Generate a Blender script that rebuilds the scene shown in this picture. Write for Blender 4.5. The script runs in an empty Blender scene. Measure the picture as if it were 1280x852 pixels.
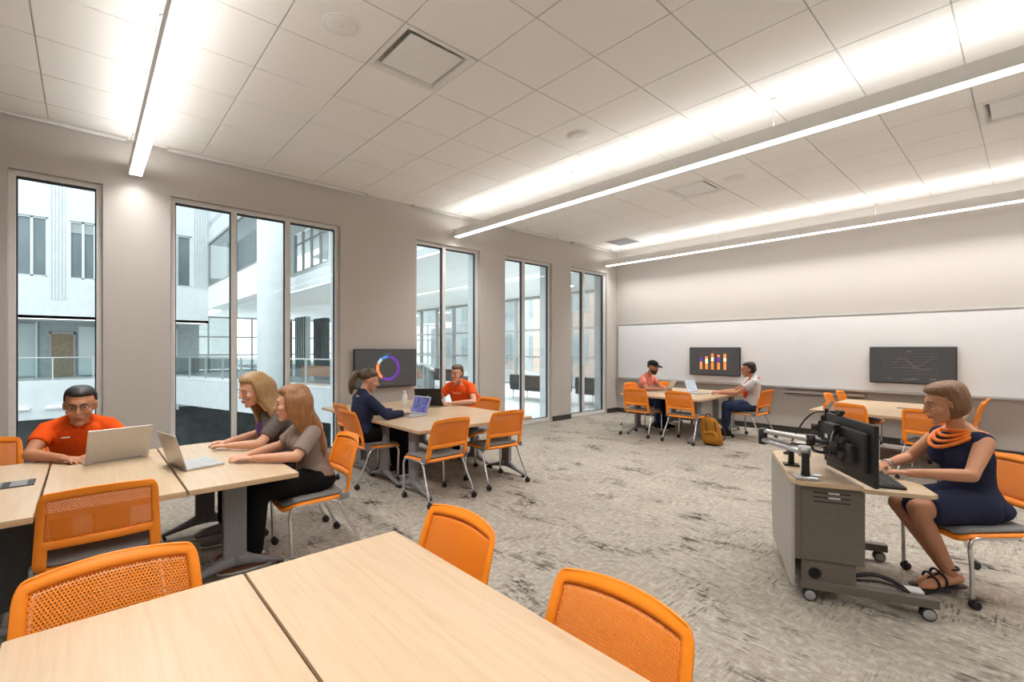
import bpy, bmesh, math, random
from mathutils import Vector, Matrix, Euler, noise
random.seed(7)
PI = math.pi
SC = bpy.context.scene
COL = SC.collection
R = math.radians
V = Vector

# ------------------------------------------------------------------ helpers
class MB:
    """collects shapes in one bmesh and links them as ONE mesh object"""
    def __init__(self):
        self.b = bmesh.new()
        self.mi = 0
        self.uv = None

    def face(self, vs, smooth=False):
        try:
            f = self.b.faces.new(vs)
        except ValueError:
            return None
        f.material_index = self.mi
        f.smooth = smooth
        return f

    def box(self, c, s, rz=0.0, M=None, bev=0.0, seg=2):
        hx, hy, hz = s[0] / 2, s[1] / 2, s[2] / 2
        m = M if M is not None else Matrix.Translation(V(c)) @ Matrix.Rotation(rz, 4, 'Z')
        if M is not None:
            m = M @ Matrix.Translation(V(c))
        vs = [self.b.verts.new(m @ V((x * hx, y * hy, z * hz))) for x in (-1, 1) for y in (-1, 1) for z in (-1, 1)]
        q = [(0, 1, 3, 2), (4, 6, 7, 5), (0, 4, 5, 1), (2, 3, 7, 6), (0, 2, 6, 4), (1, 5, 7, 3)]
        fs = [self.face([vs[i] for i in k]) for k in q]
        if bev > 0:
            es = list({e for f in fs for e in f.edges})
            r = bmesh.ops.bevel(self.b, geom=es, offset=bev, segments=seg, affect='EDGES', profile=0.5)
            for f in r['faces']:
                f.material_index = self.mi
        return self

    def box2(self, a, b_, bev=0.0):
        c = [(a[i] + b_[i]) / 2 for i in range(3)]
        s = [abs(b_[i] - a[i]) for i in range(3)]
        return self.box(c, s, bev=bev)

    def rings(self, rings, cap=True, smooth=True, closed=True):
        rv = [[self.b.verts.new(V(p)) for p in r] for r in rings]
        n = len(rv[0])
        for a, b_ in zip(rv, rv[1:]):
            for i in range(n if closed else n - 1):
                j = (i + 1) % n
                self.face((a[i], a[j], b_[j], b_[i]), smooth)
        if cap:
            self.face(list(reversed(rv[0])))
            self.face(rv[-1])
        return self

    def tube(self, pts, r, n=10, round_ends=False, smooth=True, flat=1.0, up=None):
        """r: number or list; flat squeezes along the 'up' axis of the frame"""
        P = [V(p) for p in pts]
        rs = list(r) if isinstance(r, (list, tuple)) else [r] * len(P)
        if round_ends:
            d0 = (P[0] - P[1]).normalized(); d1 = (P[-1] - P[-2]).normalized()
            A, ra, B, rb = [], [], [], []
            for t in (80, 55, 28):
                A.append(P[0] + d0 * rs[0] * math.sin(R(t))); ra.append(rs[0] * math.cos(R(t)))
            for t in (28, 55, 80):
                B.append(P[-1] + d1 * rs[-1] * math.sin(R(t))); rb.append(rs[-1] * math.cos(R(t)))
            P = A + P + B; rs = ra + rs + rb
        T = []
        for i in range(len(P)):
            if i == 0: t = P[1] - P[0]
            elif i == len(P) - 1: t = P[-1] - P[-2]
            else: t = (P[i + 1] - P[i]).normalized() + (P[i] - P[i - 1]).normalized()
            T.append(t.normalized() if t.length > 1e-9 else V((0, 0, 1)))
        u = V(up) if up is not None else (V((0, 0, 1)) if abs(T[0].z) < .9 else V((0, 1, 0)))
        u = (u - T[0] * u.dot(T[0])).normalized()
        out = []
        for i in range(len(P)):
            u = (u - T[i] * u.dot(T[i]))
            u = u.normalized() if u.length > 1e-9 else T[i].orthogonal().normalized()
            w = T[i].cross(u)
            out.append([P[i] + (w * math.cos(2 * PI * k / n) + u * math.sin(2 * PI * k / n) * flat) * rs[i] for k in range(n)])
        return self.rings(out, smooth=smooth)

    def loft(self, secs, n=20, M=None, smooth=True):
        """secs: (center, rx, ry) ellipses in xy planes"""
        out = []
        for c, rx, ry in secs:
            ring = [V((c[0] + rx * math.cos(2 * PI * k / n), c[1] + ry * math.sin(2 * PI * k / n), c[2])) for k in range(n)]
            out.append([M @ p for p in ring] if M is not None else ring)
        return self.rings(out, smooth=smooth)

    def ell(self, c, rad, M=None, nu=18, nv=10, f=None):
        rr = []
        for j in range(1, nv):
            th = PI * j / nv
            ring = []
            for k in range(nu):
                d = V((math.sin(th) * math.cos(2 * PI * k / nu), math.sin(th) * math.sin(2 * PI * k / nu), -math.cos(th)))
                s = f(d) if f else 1.0
                p = V((c[0] + rad[0] * d.x * s, c[1] + rad[1] * d.y * s, c[2] + rad[2] * d.z * s))
                ring.append(M @ p if M is not None else p)
            rr.append(ring)
        return self.rings(rr)

    def lathe(self, prof, c=(0, 0, 0), n=24, M=None, smooth=True):
        m = (M if M is not None else Matrix.Identity(4)) @ Matrix.Translation(V(c))
        out = [[m @ V((r * math.cos(2 * PI * k / n), r * math.sin(2 * PI * k / n), z)) for k in range(n)] for r, z in prof]
        return self.rings(out, smooth=smooth)

    def prism(self, poly, z0, z1, M=None, bev=0.0):
        m = M if M is not None else Matrix.Identity(4)
        a = [self.b.verts.new(m @ V((p[0], p[1], z0))) for p in poly]
        c = [self.b.verts.new(m @ V((p[0], p[1], z1))) for p in poly]
        n = len(poly)
        fs = [self.face(list(reversed(a))), self.face(c)]
        for i in range(n):
            j = (i + 1) % n
            fs.append(self.face((a[i], a[j], c[j], c[i])))
        if bev > 0:
            es = [e for e in list(fs[1].edges) + list(fs[0].edges)]
            r = bmesh.ops.bevel(self.b, geom=es, offset=bev, segments=2, affect='EDGES', profile=0.5)
            for f in r['faces']: f.material_index = self.mi
        return self

    def build(self, name, mats, parent=None, loc=None, rz=0.0):
        bmesh.ops.recalc_face_normals(self.b, faces=self.b.faces)
        me = bpy.data.meshes.new(name)
        self.b.to_mesh(me); self.b.free()
        for m in (mats if isinstance(mats, (list, tuple)) else [mats]):
            me.materials.append(m)
        o = bpy.data.objects.new(name, me)
        COL.objects.link(o)
        if parent is not None: o.parent = parent
        if loc is not None: o.location = loc
        o.rotation_euler.z = rz
        return o

def bake(o):
    """apply the modifiers of o"""
    dg = bpy.context.evaluated_depsgraph_get(); dg.update()
    me = bpy.data.meshes.new_from_object(o.evaluated_get(dg))
    old = o.data
    o.modifiers.clear(); o.data = me
    me.name = o.name
    bpy.data.meshes.remove(old)
    return o

def remesh(o, vox, smooth=4, fac=.5, disp=None):
    m = o.modifiers.new('r', 'REMESH'); m.mode = 'VOXEL'; m.voxel_size = vox; m.use_smooth_shade = True
    if smooth:
        s = o.modifiers.new('s', 'SMOOTH'); s.factor = fac; s.iterations = smooth
    mats = list(o.data.materials)
    bake(o)
    if not o.data.materials:
        for k in mats: o.data.materials.append(k)
    o.data.polygons.foreach_set('use_smooth', [True] * len(o.data.polygons))
    return o

def tag(o, label=None, cat=None, group=None, kind=None):
    if label: o['label'] = label
    if cat: o['category'] = cat
    if group: o['group'] = group
    if kind: o['kind'] = kind
    return o

def thing(name, label, cat, loc=(0, 0, 0), rz=0.0, group=None):
    o = bpy.data.objects.new(name, None); COL.objects.link(o)
    o.empty_display_size = .1
    o.location = loc; o.rotation_euler = (0, 0, rz)
    return tag(o, label, cat, group)

def dup(root, loc, rz, label, group=None, name=None):
    def cp(o, par):
        c = o.copy(); COL.objects.link(c); c.parent = par
        if par is not None: c.matrix_parent_inverse = o.matrix_parent_inverse.copy()
        for ch in list(o.children): cp(ch, c)
        return c
    r = cp(root, None)
    r.location = loc; r.rotation_euler = (0, 0, rz)
    r['label'] = label
    if group: r['group'] = group
    return r

def structure(o): o['kind'] = 'structure'; return o

def rrect(x0, y0, x1, y1, r, n=5):
    out = []
    for cx, cy, a in ((x1 - r, y0 + r, -90), (x1 - r, y1 - r, 0), (x0 + r, y1 - r, 90), (x0 + r, y0 + r, 180)):
        for k in range(n + 1):
            t = R(a + 90 * k / n); out.append((cx + r * math.cos(t), cy + r * math.sin(t)))
    return out

def bez(pts, n=12):
    """smooth path through points (Catmull-Rom)"""
    P = [V(p) for p in pts]; P = [P[0]] + P + [P[-1]]; out = []
    for i in range(1, len(P) - 2):
        for k in range(n):
            t = k / n; a, b, c, d = P[i - 1], P[i], P[i + 1], P[i + 2]
            out.append(.5 * ((2 * b) + (c - a) * t + (2 * a - 5 * b + 4 * c - d) * t * t + (3 * b - a - 3 * c + d) * t ** 3))
    out.append(P[-2]); return out

# ------------------------------------------------------------------ materials
def mat(name, col, rough=.5, metal=0.0, spec=.5, emit=None, es=0.0, coat=0.0):
    m = bpy.data.materials.new(name); m.use_nodes = True
    b = m.node_tree.nodes['Principled BSDF']
    b.inputs['Base Color'].default_value = (*col, 1)
    b.inputs['Roughness'].default_value = rough
    b.inputs['Metallic'].default_value = metal
    b.inputs['Specular IOR Level'].default_value = spec
    if coat: b.inputs['Coat Weight'].default_value = coat
    if emit:
        b.inputs['Emission Color'].default_value = (*emit, 1); b.inputs['Emission Strength'].default_value = es
    return m

def srgb(r, g, b):
    f = lambda c: (c / 255 / 12.92) if c / 255 <= .04045 else ((c / 255 + .055) / 1.055) ** 2.4
    return (f(r), f(g), f(b))

class NT:
    def __init__(self, m):
        self.t = m.node_tree; self.bsdf = self.t.nodes.get('Principled BSDF'); self.out = self.t.nodes.get('Material Output')
    def n(self, kind, **kw):
        o = self.t.nodes.new(kind)
        for k, v in kw.items(): setattr(o, k, v)
        return o
    def l(self, a, b): self.t.links.new(a, b)
    def math(self, op, a, b=None, c=None, clamp=False):
        o = self.n('ShaderNodeMath', operation=op, use_clamp=clamp)
        for i, x in enumerate((a, b, c)):
            if x is None: continue
            if isinstance(x, (int, float)): o.inputs[i].default_value = x
            else: self.l(x, o.inputs[i])
        return o.outputs[0]
    def coord(self, which='Object', scale=(1, 1, 1)):
        c = self.n('ShaderNodeTexCoord'); mp = self.n('ShaderNodeMapping'); mp.inputs['Scale'].default_value = scale
        self.l(c.outputs[which], mp.inputs['Vector']); return mp.outputs[0]
    def noise(self, vec, scale=5, detail=4, rough=.5, dist=0):
        o = self.n('ShaderNodeTexNoise'); o.inputs['Scale'].default_value = scale; o.inputs['Detail'].default_value = detail
        o.inputs['Roughness'].default_value = rough; o.inputs['Distortion'].default_value = dist
        self.l(vec, o.inputs['Vector']); return o.outputs['Fac']
    def ramp(self, fac, stops):
        o = self.n('ShaderNodeValToRGB'); e = o.color_ramp.elements
        while len(e) < len(stops): e.new(.5)
        for k, (p, c) in zip(e, stops): k.position = p; k.color = (*c, 1) if len(c) == 3 else c
        self.l(fac, o.inputs['Fac']); return o.outputs['Color']
    def mix(self, fac, a, b, blend='MIX'):
        o = self.n('ShaderNodeMix', data_type='RGBA', blend_type=blend)
        for sock, x in ((o.inputs[0], fac), (o.inputs[6], a), (o.inputs[7], b)):
            if isinstance(x, (int, float)): sock.default_value = x
            elif isinstance(x, tuple): sock.default_value = (*x, 1)
            else: self.l(x, sock)
        return o.outputs[2]
    def bump(self, h, strength=.3, dist=.002):
        o = self.n('ShaderNodeBump'); o.inputs['Strength'].default_value = strength; o.inputs['Distance'].default_value = dist
        self.l(h, o.inputs['Height']); self.l(o.outputs[0], self.bsdf.inputs['Normal'])

def noisy(name, c1, c2, scale=20, rough=.7, bump=.0, stretch=(1, 1, 1), detail=4, metal=0, lo=.3, hi=.7, spec=.4, bd=.002):
    m = mat(name, c1, rough, metal, spec); t = NT(m)
    f = t.noise(t.coord('Object', stretch), scale, detail)
    t.l(t.ramp(f, [(lo, c1), (hi, c2)]), t.bsdf.inputs['Base Color'])
    if bump: t.bump(f, bump, bd)
    return m

M = {}
M['wall'] = noisy('wall_paint', (.51, .48, .45), (.54, .508, .476), 60, .85, .05)
M['ceil'] = noisy('ceiling_tile', (.88, .865, .84), (.915, .90, .875), 90, .9, .12)
M['tbar'] = mat('ceiling_grid_metal', (.66, .64, .61), .5)
M['trimdark'] = noisy('rubber_base', (.035, .032, .03), (.05, .046, .043), 30, .6)
M['frame'] = noisy('painted_window_frame', (.68, .67, .66), (.73, .72, .71), 20, .45)
M['gasket'] = mat('black_gasket', (.02, .02, .022), .5)
M['white'] = noisy('white_paint', (.80, .80, .79), (.84, .84, .83), 10, .6)
M['fix'] = noisy('fixture_paint', (.78, .77, .75), (.82, .81, .79), 14, .5)
M['board'] = noisy('whiteboard_enamel', (.80, .815, .84), (.83, .845, .87), 3, .22)
M['alu'] = noisy('aluminium', (.52, .52, .52), (.60, .60, .60), 30, .38, stretch=(1, 20, 1), metal=.7)
M['chrome'] = noisy('chrome_tube', (.62, .62, .63), (.72, .72, .73), 12, .22, metal=.85)
M['grey'] = noisy('grey_powdercoat', (.20, .20, .21), (.235, .235, .245), 80, .45)
M['black'] = noisy('black_plastic', (.012, .012, .013), (.02, .02, .021), 40, .45)
M['blackd'] = noisy('black_metal', (.02, .02, .02), (.03, .03, .03), 40, .4)
M['orange'] = noisy('orange_plastic', (.93, .265, .014), (.97, .285, .018), 30, .42, bump=.03)
M['pad'] = noisy('grey_seat_fabric', (.17, .165, .165), (.24, .235, .23), 260, .9, bump=.25)
M['silver'] = noisy('laptop_silver', (.50, .48, .46), (.55, .53, .51), 60, .35, metal=.55)
M['key'] = mat('laptop_keys', (.55, .55, .56), .5)
M['keyd'] = mat('dark_keys', (.02, .02, .022), .5)
M['taupe'] = noisy('taupe_laminate', (.135, .115, .095), (.15, .128, .107), 40, .45)
M['taupel'] = noisy('pale_taupe_laminate', (.38, .355, .32), (.41, .385, .35), 40, .45)
M['screen'] = mat('display_dark', (.03, .03, .03), .18, emit=srgb(62, 62, 62), es=.8)
M['hub'] = mat('caster_grey', (.34, .34, .34), .5)

def wood_mat():
    m = mat('maple_laminate', (.7, .5, .3), .32, spec=.4); t = NT(m)
    v = t.coord('Object', (1.2, 22, 3)); w = t.noise(v, 2.2, 6, .55, .6)
    v2 = t.coord('Object', (.5, 90, 4)); g = t.noise(v2, 3.5, 4, .6)
    c = t.ramp(w, [(.28, srgb(196, 170, 139)), (.52, srgb(204, 180, 150)), (.75, srgb(209, 187, 158))])
    c2 = t.mix(t.math('MULTIPLY', g, .12), c, srgb(186, 156, 123))
    t.l(c2, t.bsdf.inputs['Base Color'])
    return m
M['wood'] = wood_mat()
M['edge'] = noisy('maple_edge_band', srgb(204, 174, 140), srgb(192, 160, 124), 30, .5, stretch=(1, 1, 8))

def carpet_mat():
    """woven carpet tiles: short axis-parallel yarn strokes, quarter-turned tile by tile, with worn dark patches"""
    m = mat('carpet', (.3, .28, .25), .95, spec=.1); t = NT(m)
    c = t.n('ShaderNodeTexCoord'); sep = t.n('ShaderNodeSeparateXYZ'); t.l(c.outputs['Object'], sep.inputs[0])
    def strokes(along, across, fa, fc, seed):
        line = t.math('FLOOR', t.math('MULTIPLY', across, fc))
        wn = t.n('ShaderNodeTexWhiteNoise', noise_dimensions='1D'); t.l(t.math('ADD', line, seed), wn.inputs['W'])
        cv = t.n('ShaderNodeCombineXYZ'); t.l(t.math('ADD', t.math('MULTIPLY', along, fa), t.math('MULTIPLY', wn.outputs['Value'], 91.0)), cv.inputs[0]); t.l(t.math('MULTIPLY', line, 7.31), cv.inputs[1])
        return t.noise(cv.outputs[0], 1.0, 3, .6)
    X, Y = sep.outputs[0], sep.outputs[1]
    ch = t.n('ShaderNodeTexChecker'); ch.inputs['Scale'].default_value = 1 / .62
    mp = t.n('ShaderNodeMapping'); mp.inputs['Location'].default_value = (.13, .31, .3)
    t.l(c.outputs['Object'], mp.inputs[0]); t.l(mp.outputs[0], ch.inputs['Vector'])
    big = t.noise(c.outputs['Object'], 1.1, 2, .5)
    sel = t.math('GREATER_THAN', t.math('ADD', ch.outputs['Fac'], t.math('MULTIPLY', big, .9)), .85)
    vx = strokes(X, Y, 9, 120, 0.0); vy = strokes(Y, X, 9, 120, 500.0)
    v = t.mix(sel, vx, vy)
    base = t.ramp(v, [(.28, srgb(138, 131, 121)), (.46, srgb(159, 151, 140)), (.60, srgb(170, 162, 151)), (.78, srgb(191, 184, 174))])
    cloud = t.noise(c.outputs['Object'], 1.5, 4, .6)
    base = t.mix(t.ramp(cloud, [(.38, (0, 0, 0)), (.66, (.5, .5, .5))]), base, srgb(136, 128, 118))
    mott = t.noise(c.outputs['Object'], 22, 3, .7)
    base = t.mix(t.ramp(mott, [(.46, (0, 0, 0)), (.66, (.40, .40, .40))]), base, srgb(206, 200, 190))
    # fine dark dashes in loose fields
    fld = t.ramp(t.noise(c.outputs['Object'], 2.4, 3, .6), [(.40, (0, 0, 0)), (.62, (1, 1, 1))])
    d2 = t.mix(sel, strokes(X, Y, 6, 95, 90.0), strokes(Y, X, 6, 95, 760.0))
    dash = t.ramp(d2, [(.58, (0, 0, 0)), (.63, (1, 1, 1))])
    col = t.mix(t.math('MULTIPLY', t.math('MULTIPLY', fld, dash), .8), base, srgb(84, 77, 70))
    # worn dark patches of broken strokes
    pat = t.ramp(t.noise(t.coord('Object', (1.7, 2.5, 1)), 1.15, 3, .55, .2), [(.55, (0, 0, 0)), (.68, (1, 1, 1))])
    b2 = t.noise(c.outputs['Object'], 14, 3, .7)
    d3 = t.math('ADD', strokes(X, Y, 8, 85, 300.0), t.math('MULTIPLY', t.math('SUBTRACT', b2, .5), .7))
    brk = t.ramp(d3, [(.47, (0, 0, 0)), (.53, (1, 1, 1))])
    col = t.mix(t.math('MULTIPLY', t.math('MULTIPLY', pat, brk), .92), col, srgb(52, 48, 45))
    t.l(col, t.bsdf.inputs['Base Color'])
    t.bump(t.math('ADD', v, mott), .35, .003)
    return m
M['carpet'] = carpet_mat()

def glass_mat(name, tint, refl=.06):
    m = bpy.data.materials.new(name); m.use_nodes = True; t = NT(m); t.t.nodes.remove(t.bsdf)
    tr = t.n('ShaderNodeBsdfTransparent'); tr.inputs[0].default_value = (*tint, 1)
    gl = t.n('ShaderNodeBsdfGlossy'); gl.inputs['Roughness'].default_value = .02
    lw = t.n('ShaderNodeFresnel'); lw.inputs[0].default_value = 1.35
    mx = t.n('ShaderNodeMixShader')
    t.l(t.math('MULTIPLY', lw.outputs[0], refl / .06, clamp=True), mx.inputs[0]); t.l(tr.outputs[0], mx.inputs[1]); t.l(gl.outputs[0], mx.inputs[2])
    t.l(mx.outputs[0], t.out.inputs[0]); return m
M['glass'] = glass_mat('window_glass', (.965, .985, .985), .04)
M['rglass'] = glass_mat('railing_glass', (.90, .95, .95), .05)

def perforated_mat():
    """orange moulded plastic pierced by staggered small holes (UV in metres)"""
    m = mat('perforated_orange', (.93, .265, .014), .45); t = NT(m)
    uv = t.n('ShaderNodeUVMap'); sep = t.n('ShaderNodeSeparateXYZ'); t.l(uv.outputs[0], sep.inputs[0])
    pu, pv = .0098, .0085
    def lat(ou, ov):
        u = t.math('SUBTRACT', t.math('FRACT', t.math('ADD', t.math('DIVIDE', sep.outputs[0], pu), ou)), .5)
        v = t.math('SUBTRACT', t.math('FRACT', t.math('ADD', t.math('DIVIDE', sep.outputs[1], pv * 2), ov)), .5)
        u = t.math('MULTIPLY', u, pu); v = t.math('MULTIPLY', v, pv * 2)
        return t.math('SQRT', t.math('ADD', t.math('MULTIPLY', u, u), t.math('MULTIPLY', v, v)))
    d = t.math('MINIMUM', lat(0, 0), lat(.5, .5))
    hole = t.math('LESS_THAN', d, .0025)
    tr = t.n('ShaderNodeBsdfTransparent'); mx = t.n('ShaderNodeMixShader')
    t.l(hole, mx.inputs[0]); t.l(t.bsdf.outputs[0], mx.inputs[1]); t.l(tr.outputs[0], mx.inputs[2]); t.l(mx.outputs[0], t.out.inputs[0])
    return m
M['perf'] = perforated_mat()

def emis(name, col, s):
    m = bpy.data.materials.new(name); m.use_nodes = True; t = NT(m); t.t.nodes.remove(t.bsdf)
    e = t.n('ShaderNodeEmission'); e.inputs[0].default_value = (*col, 1); e.inputs[1].default_value = s
    t.l(e.outputs[0], t.out.inputs[0]); return m
LIGHT_DOWN, LIGHT_UP = 6.0, 27.0
M['lens'] = emis('light_lens', (1.0, .98, .95), LIGHT_DOWN)
M['uplens'] = emis('light_uplens', (1.0, .98, .95), LIGHT_UP)
M['led'] = emis('led_strip', (1, .98, .95), 2.2)
# ------------------------------------------------------------------ the room shell
H = 3.80            # ceiling
XR, YN = 10.6, -12.6
WT = 0.36           # window wall thickness
WIN = [(-9.99, -9.29), (-8.70, -6.71), (-5.474, -4.159), (-3.56, -2.254), (-1.666, -.384)]
WTOP, WBOT = 3.271, .03
b = MB(); b.box2((-.02, YN, -.12), (XR, 0.0, 0)); structure(b.build('floor', M['carpet']))
# window wall with five tall openings
b = MB()
ys = [YN] + [y for w in WIN for y in w] + [0.12]
for i in range(0, len(ys), 2):
    b.box2((-.16, ys[i], -.12), (0, ys[i + 1], H + .3))
for y0, y1 in WIN:
    b.box2((-.16, y0, WTOP), (0, y1, H + .3)); b.box2((-.16, y0, -.12), (0, y1, WBOT))
structure(b.build('wall_left', M['wall']))
b = MB()
OUTER = noisy('outer_cladding', (.66, .70, .72), (.72, .76, .78), 3, .6)
for i in range(0, len(ys), 2):
    b.box2((-WT, ys[i], -6.0), (-.161, ys[i + 1], 13))
for y0, y1 in WIN:
    b.box2((-WT, y0, WTOP), (-.161, y1, 13)); b.box2((-WT, y0, -6.0), (-.161, y1, WBOT))
structure(b.build('wall_left_outside', OUTER))
b = MB(); b.box2((0, 0, -.12), (XR + .12, .14, H + .3)); structure(b.build('wall_back', M['wall']))
b = MB(); b.box2((XR, YN - .12, -.12), (XR + .12, 0, H + .3)); structure(b.build('wall_right', M['wall']))
b = MB(); b.box2((-WT, YN - .12, -.12), (XR, YN, H + .3)); structure(b.build('wall_near', M['wall']))
# baseboards
for i in range(0, len(ys), 2):
    b = MB(); b.box2((0, ys[i] + .003, 0), (.012, min(ys[i + 1] - .003, -.013), .105), bev=.003); structure(b.build('baseboard_left', M['trimdark']))
b = MB(); b.box2((.002, -.012, 0), (XR - .003, 0, .105), bev=.003); structure(b.build('baseboard_back', M['trimdark']))

# ceiling of lay-in tiles on a square grid
G = .649; GX0, GY0 = 3.72, -7.757
vent_cells = {(-1, 0): 1, (-1, 7): 1, (4, 7): 1}   # lower-left corner X = GX0+i*G, Y = GY0+j*G
b = MB()
xs = sorted({0.0, XR} | {GX0 + i * G for i in range(-6, 12) if 0 < GX0 + i * G < XR})
yy = sorted({YN, 0.0} | {GY0 + j * G for j in range(-9, 13) if YN < GY0 + j * G < 0})
gap = .005
for xa, xb in zip(xs, xs[1:]):
    for ya, yb in zip(yy, yy[1:]):
        i = round((xa - GX0) / G); j = round((ya - GY0) / G)
        if (i, j) in vent_cells and abs(xa - (GX0 + i * G)) < .01: continue
        b.box2((xa + gap, ya + gap, H), (xb - gap, yb - gap, H + .018))
b.mi = 1
for x in xs[1:-1]: b.box2((x - .012, YN, H + .012), (x + .012, 0, H + .03))
for y in yy[1:-1]: b.box2((0, y - .012, H + .012), (XR, y + .012, H + .03))
b.mi = 0
b.box2((0, YN, H + .16), (XR, 0, H + .2))
structure(b.build('ceiling', [M['ceil'], M['tbar']]))
# slots of the roller shades along the window wall
for k, (y0, y1) in enumerate([(-11.0, -9.09), (-8.74, -6.33), (-5.55, -4.1), (-3.6, -2.2), (-1.7, -.3)]):
    b = MB()
    b.box2((.006, y0, H - .032), (.016, y1, H - .002)); b.box2((.085, y0, H - .02), (.095, y1, H - .002))
    b.box2((.006, y0, H - .036), (.095, y0 + .012, H - .002)); b.box2((.006, y1 - .012, H - .036), (.095, y1, H - .002))
    b.mi = 1
    b.tube([(.052, y0 + .012, H - .02), (.052, y1 - .012, H - .02)], .016, 8)
    structure(b.build('trim_%d' % (k + 1), [M['tbar'], M['fix']]))

# windows: frame (own mesh) > mullion, glass pane
MULL = [[], [-8.043, -7.406], [-4.892], [-3.021], [-1.170]]
for k, ((y0, y1), mu) in enumerate(zip(WIN, MULL)):
    X0, X1 = -.155, -.055
    fw = .052
    b = MB()
    b.box2((X0, y0, WBOT), (X1, y0 + fw, WTOP), bev=.003); b.box2((X0, y1 - fw, WBOT), (X1, y1, WTOP), bev=.003)
    b.box2((X0, y0 + fw, WTOP - fw), (X1, y1 - fw, WTOP), bev=.003); b.box2((X0, y0 + fw, WBOT), (X1, y1 - fw, WBOT + fw), bev=.003)
    w = structure(b.build('window_%d' % (k + 1), M['frame']))
    e = [y0 + fw] + [v for m in mu for v in (m - .03, m + .03)] + [y1 - fw]
    for m in mu:
        b = MB(); b.box2((X0, m - .03, WBOT + fw), (X1, m + .03, WTOP - fw), bev=.003); b.build('mullion', M['frame'], w)
    for i in range(0, len(e), 2):
        a, c = e[i], e[i + 1]; z0, z1 = WBOT + fw, WTOP - fw
        b = MB(); b.box2((-.112, a + .006, z0 + .006), (-.100, c - .006, z1 - .006)); b.build('glass_pane', M['glass'], w)
        b = MB(); g = .011
        for q in (((-.125, a, z0), (-.088, a + g, z1)), ((-.125, c - g, z0), (-.088, c, z1)), ((-.125, a + g, z0), (-.088, c - g, z0 + g)), ((-.125, a + g, z1 - g - .008), (-.088, c - g, z1))):
            b.box2(*q)
        b.build('gasket', M['gasket'], w)

# linear pendants: direct / indirect
def pendant(Y, label):
    x0, x1, zb, hh, w = .10, 10.3, 3.40, .125, .118
    t = thing('linear_pendant_light', label, 'ceiling light', (x0, Y, zb), group='linear pendants across the ceiling')
    L = x1 - x0
    b = MB()
    b.box2((0, -w / 2, .004), (L, -w / 2 + .006, hh)); b.box2((0, w / 2 - .006, .004), (L, w / 2, hh))
    b.box2((0, -w / 2 + .006, .05), (L, w / 2 - .006, .056)); b.build('housing', M['fix'], t)
    for x in (0, L):
        b = MB(); b.box2((x - .006, -w / 2, .0), (x + .006, w / 2, hh), bev=.002); b.build('end_cap', M['fix'], t)
    b = MB(); b.box2((.007, -w / 2 + .007, -.002), (L - .007, w / 2 - .007, .012)); b.build('lens', M['lens'], t)
    b = MB(); b.box2((.02, -.008, hh - .01), (L - .02, .008, hh + .009)); b.build('upper_lens', M['uplens'], t)
    for x in [.12 + i * 2.43 for i in range(5)]:
        b = MB(); b.tube([(x, 0, .05), (x, 0, H - zb + .01)], .0022, 6); b.lathe([(.03, H - zb - .016), (.03, H - zb - .001)], (x, 0, 0), 16)
        b.build('suspension_cable', M['fix'], t)
    la = bpy.data.lights.new('lens_beam', 'AREA'); la.shape = 'RECTANGLE'; la.size = L - .02; la.size_y = .10
    la.energy = 102.0; la.color = (1.0, .98, .95); la.spread = R(125)
    lo = bpy.data.objects.new('lens_beam', la); COL.objects.link(lo); lo.parent = t; lo.location = (L / 2, 0, -.006)
    return t
pendant(-9.022, 'linear pendant light nearest the camera, steep bright bar at upper left')
pendant(-4.74, 'long linear pendant light crossing the middle of the ceiling')
pendant(-.53, 'long linear pendant light just in front of the whiteboard wall')

# ceiling diffusers with a floating square plate
def diffuser(i, j, label):
    cx, cy = GX0 + (i + .5) * G, GY0 + (j + .5) * G
    t = thing('ceiling_vent', label, 'air vent', (cx, cy, H), group='square ceiling air diffusers')
    s = G / 2 - .006
    b = MB()
    def ringq(a, za, c, zc):
        A = [V((x * a, y * a, za)) for x, y in ((-1, -1), (1, -1), (1, 1), (-1, 1))]; C_ = [V((x * c, y * c, zc)) for x, y in ((-1, -1), (1, -1), (1, 1), (-1, 1))]
        va = [b.b.verts.new(p) for p in A]; vc = [b.b.verts.new(p) for p in C_]
        for k in range(4): b.face((va[k], va[(k + 1) % 4], vc[(k + 1) % 4], vc[k]))
    ringq(s, -.006, s - .035, -.006); ringq(s - .035, -.006, s - .06, .03); ringq(s - .06, .03, s - .11, .13); ringq(s, -.006, s, .02)
    b.box((0, 0, .135), (2 * s - .2, 2 * s - .2, .01))
    b.build('frame', M['fix'], t)
    b = MB(); b.box((0, 0, .012), (2 * s - .17, 2 * s - .17, .012), bev=.004); b.build('face_plate', M['white'], t)
    for x, y in ((-1, -1), (1, -1), (1, 1), (-1, 1)):
        b = MB(); b.tube([(x * .16, y * .16, .018), (x * .16, y * .16, .131)], .006, 8); b.build('bracket', M['tbar'], t)
diffuser(-1, 0, 'square ceiling vent with dark recessed edges near the top of the picture')
diffuser(-1, 7, 'square ceiling vent between the two long pendant lights')
diffuser(4, 7, 'square ceiling vent cut off by the right edge of the picture')
t = thing('return_grille', 'flat grey return grille in the ceiling near the far corner', 'air vent', (.8, -.9, H))
b = MB(); b.box((0, 0, -.005), (.58, .58, .008), bev=.002); b.build('grille_frame', M['fix'], t)
b = MB()
for k in range(18): b.box((0, -.25 + k * .0295, -.011), (.52, .014, .004))
b.build('louver', mat('grille_grey', (.26, .26, .26), .5), t)
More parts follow.
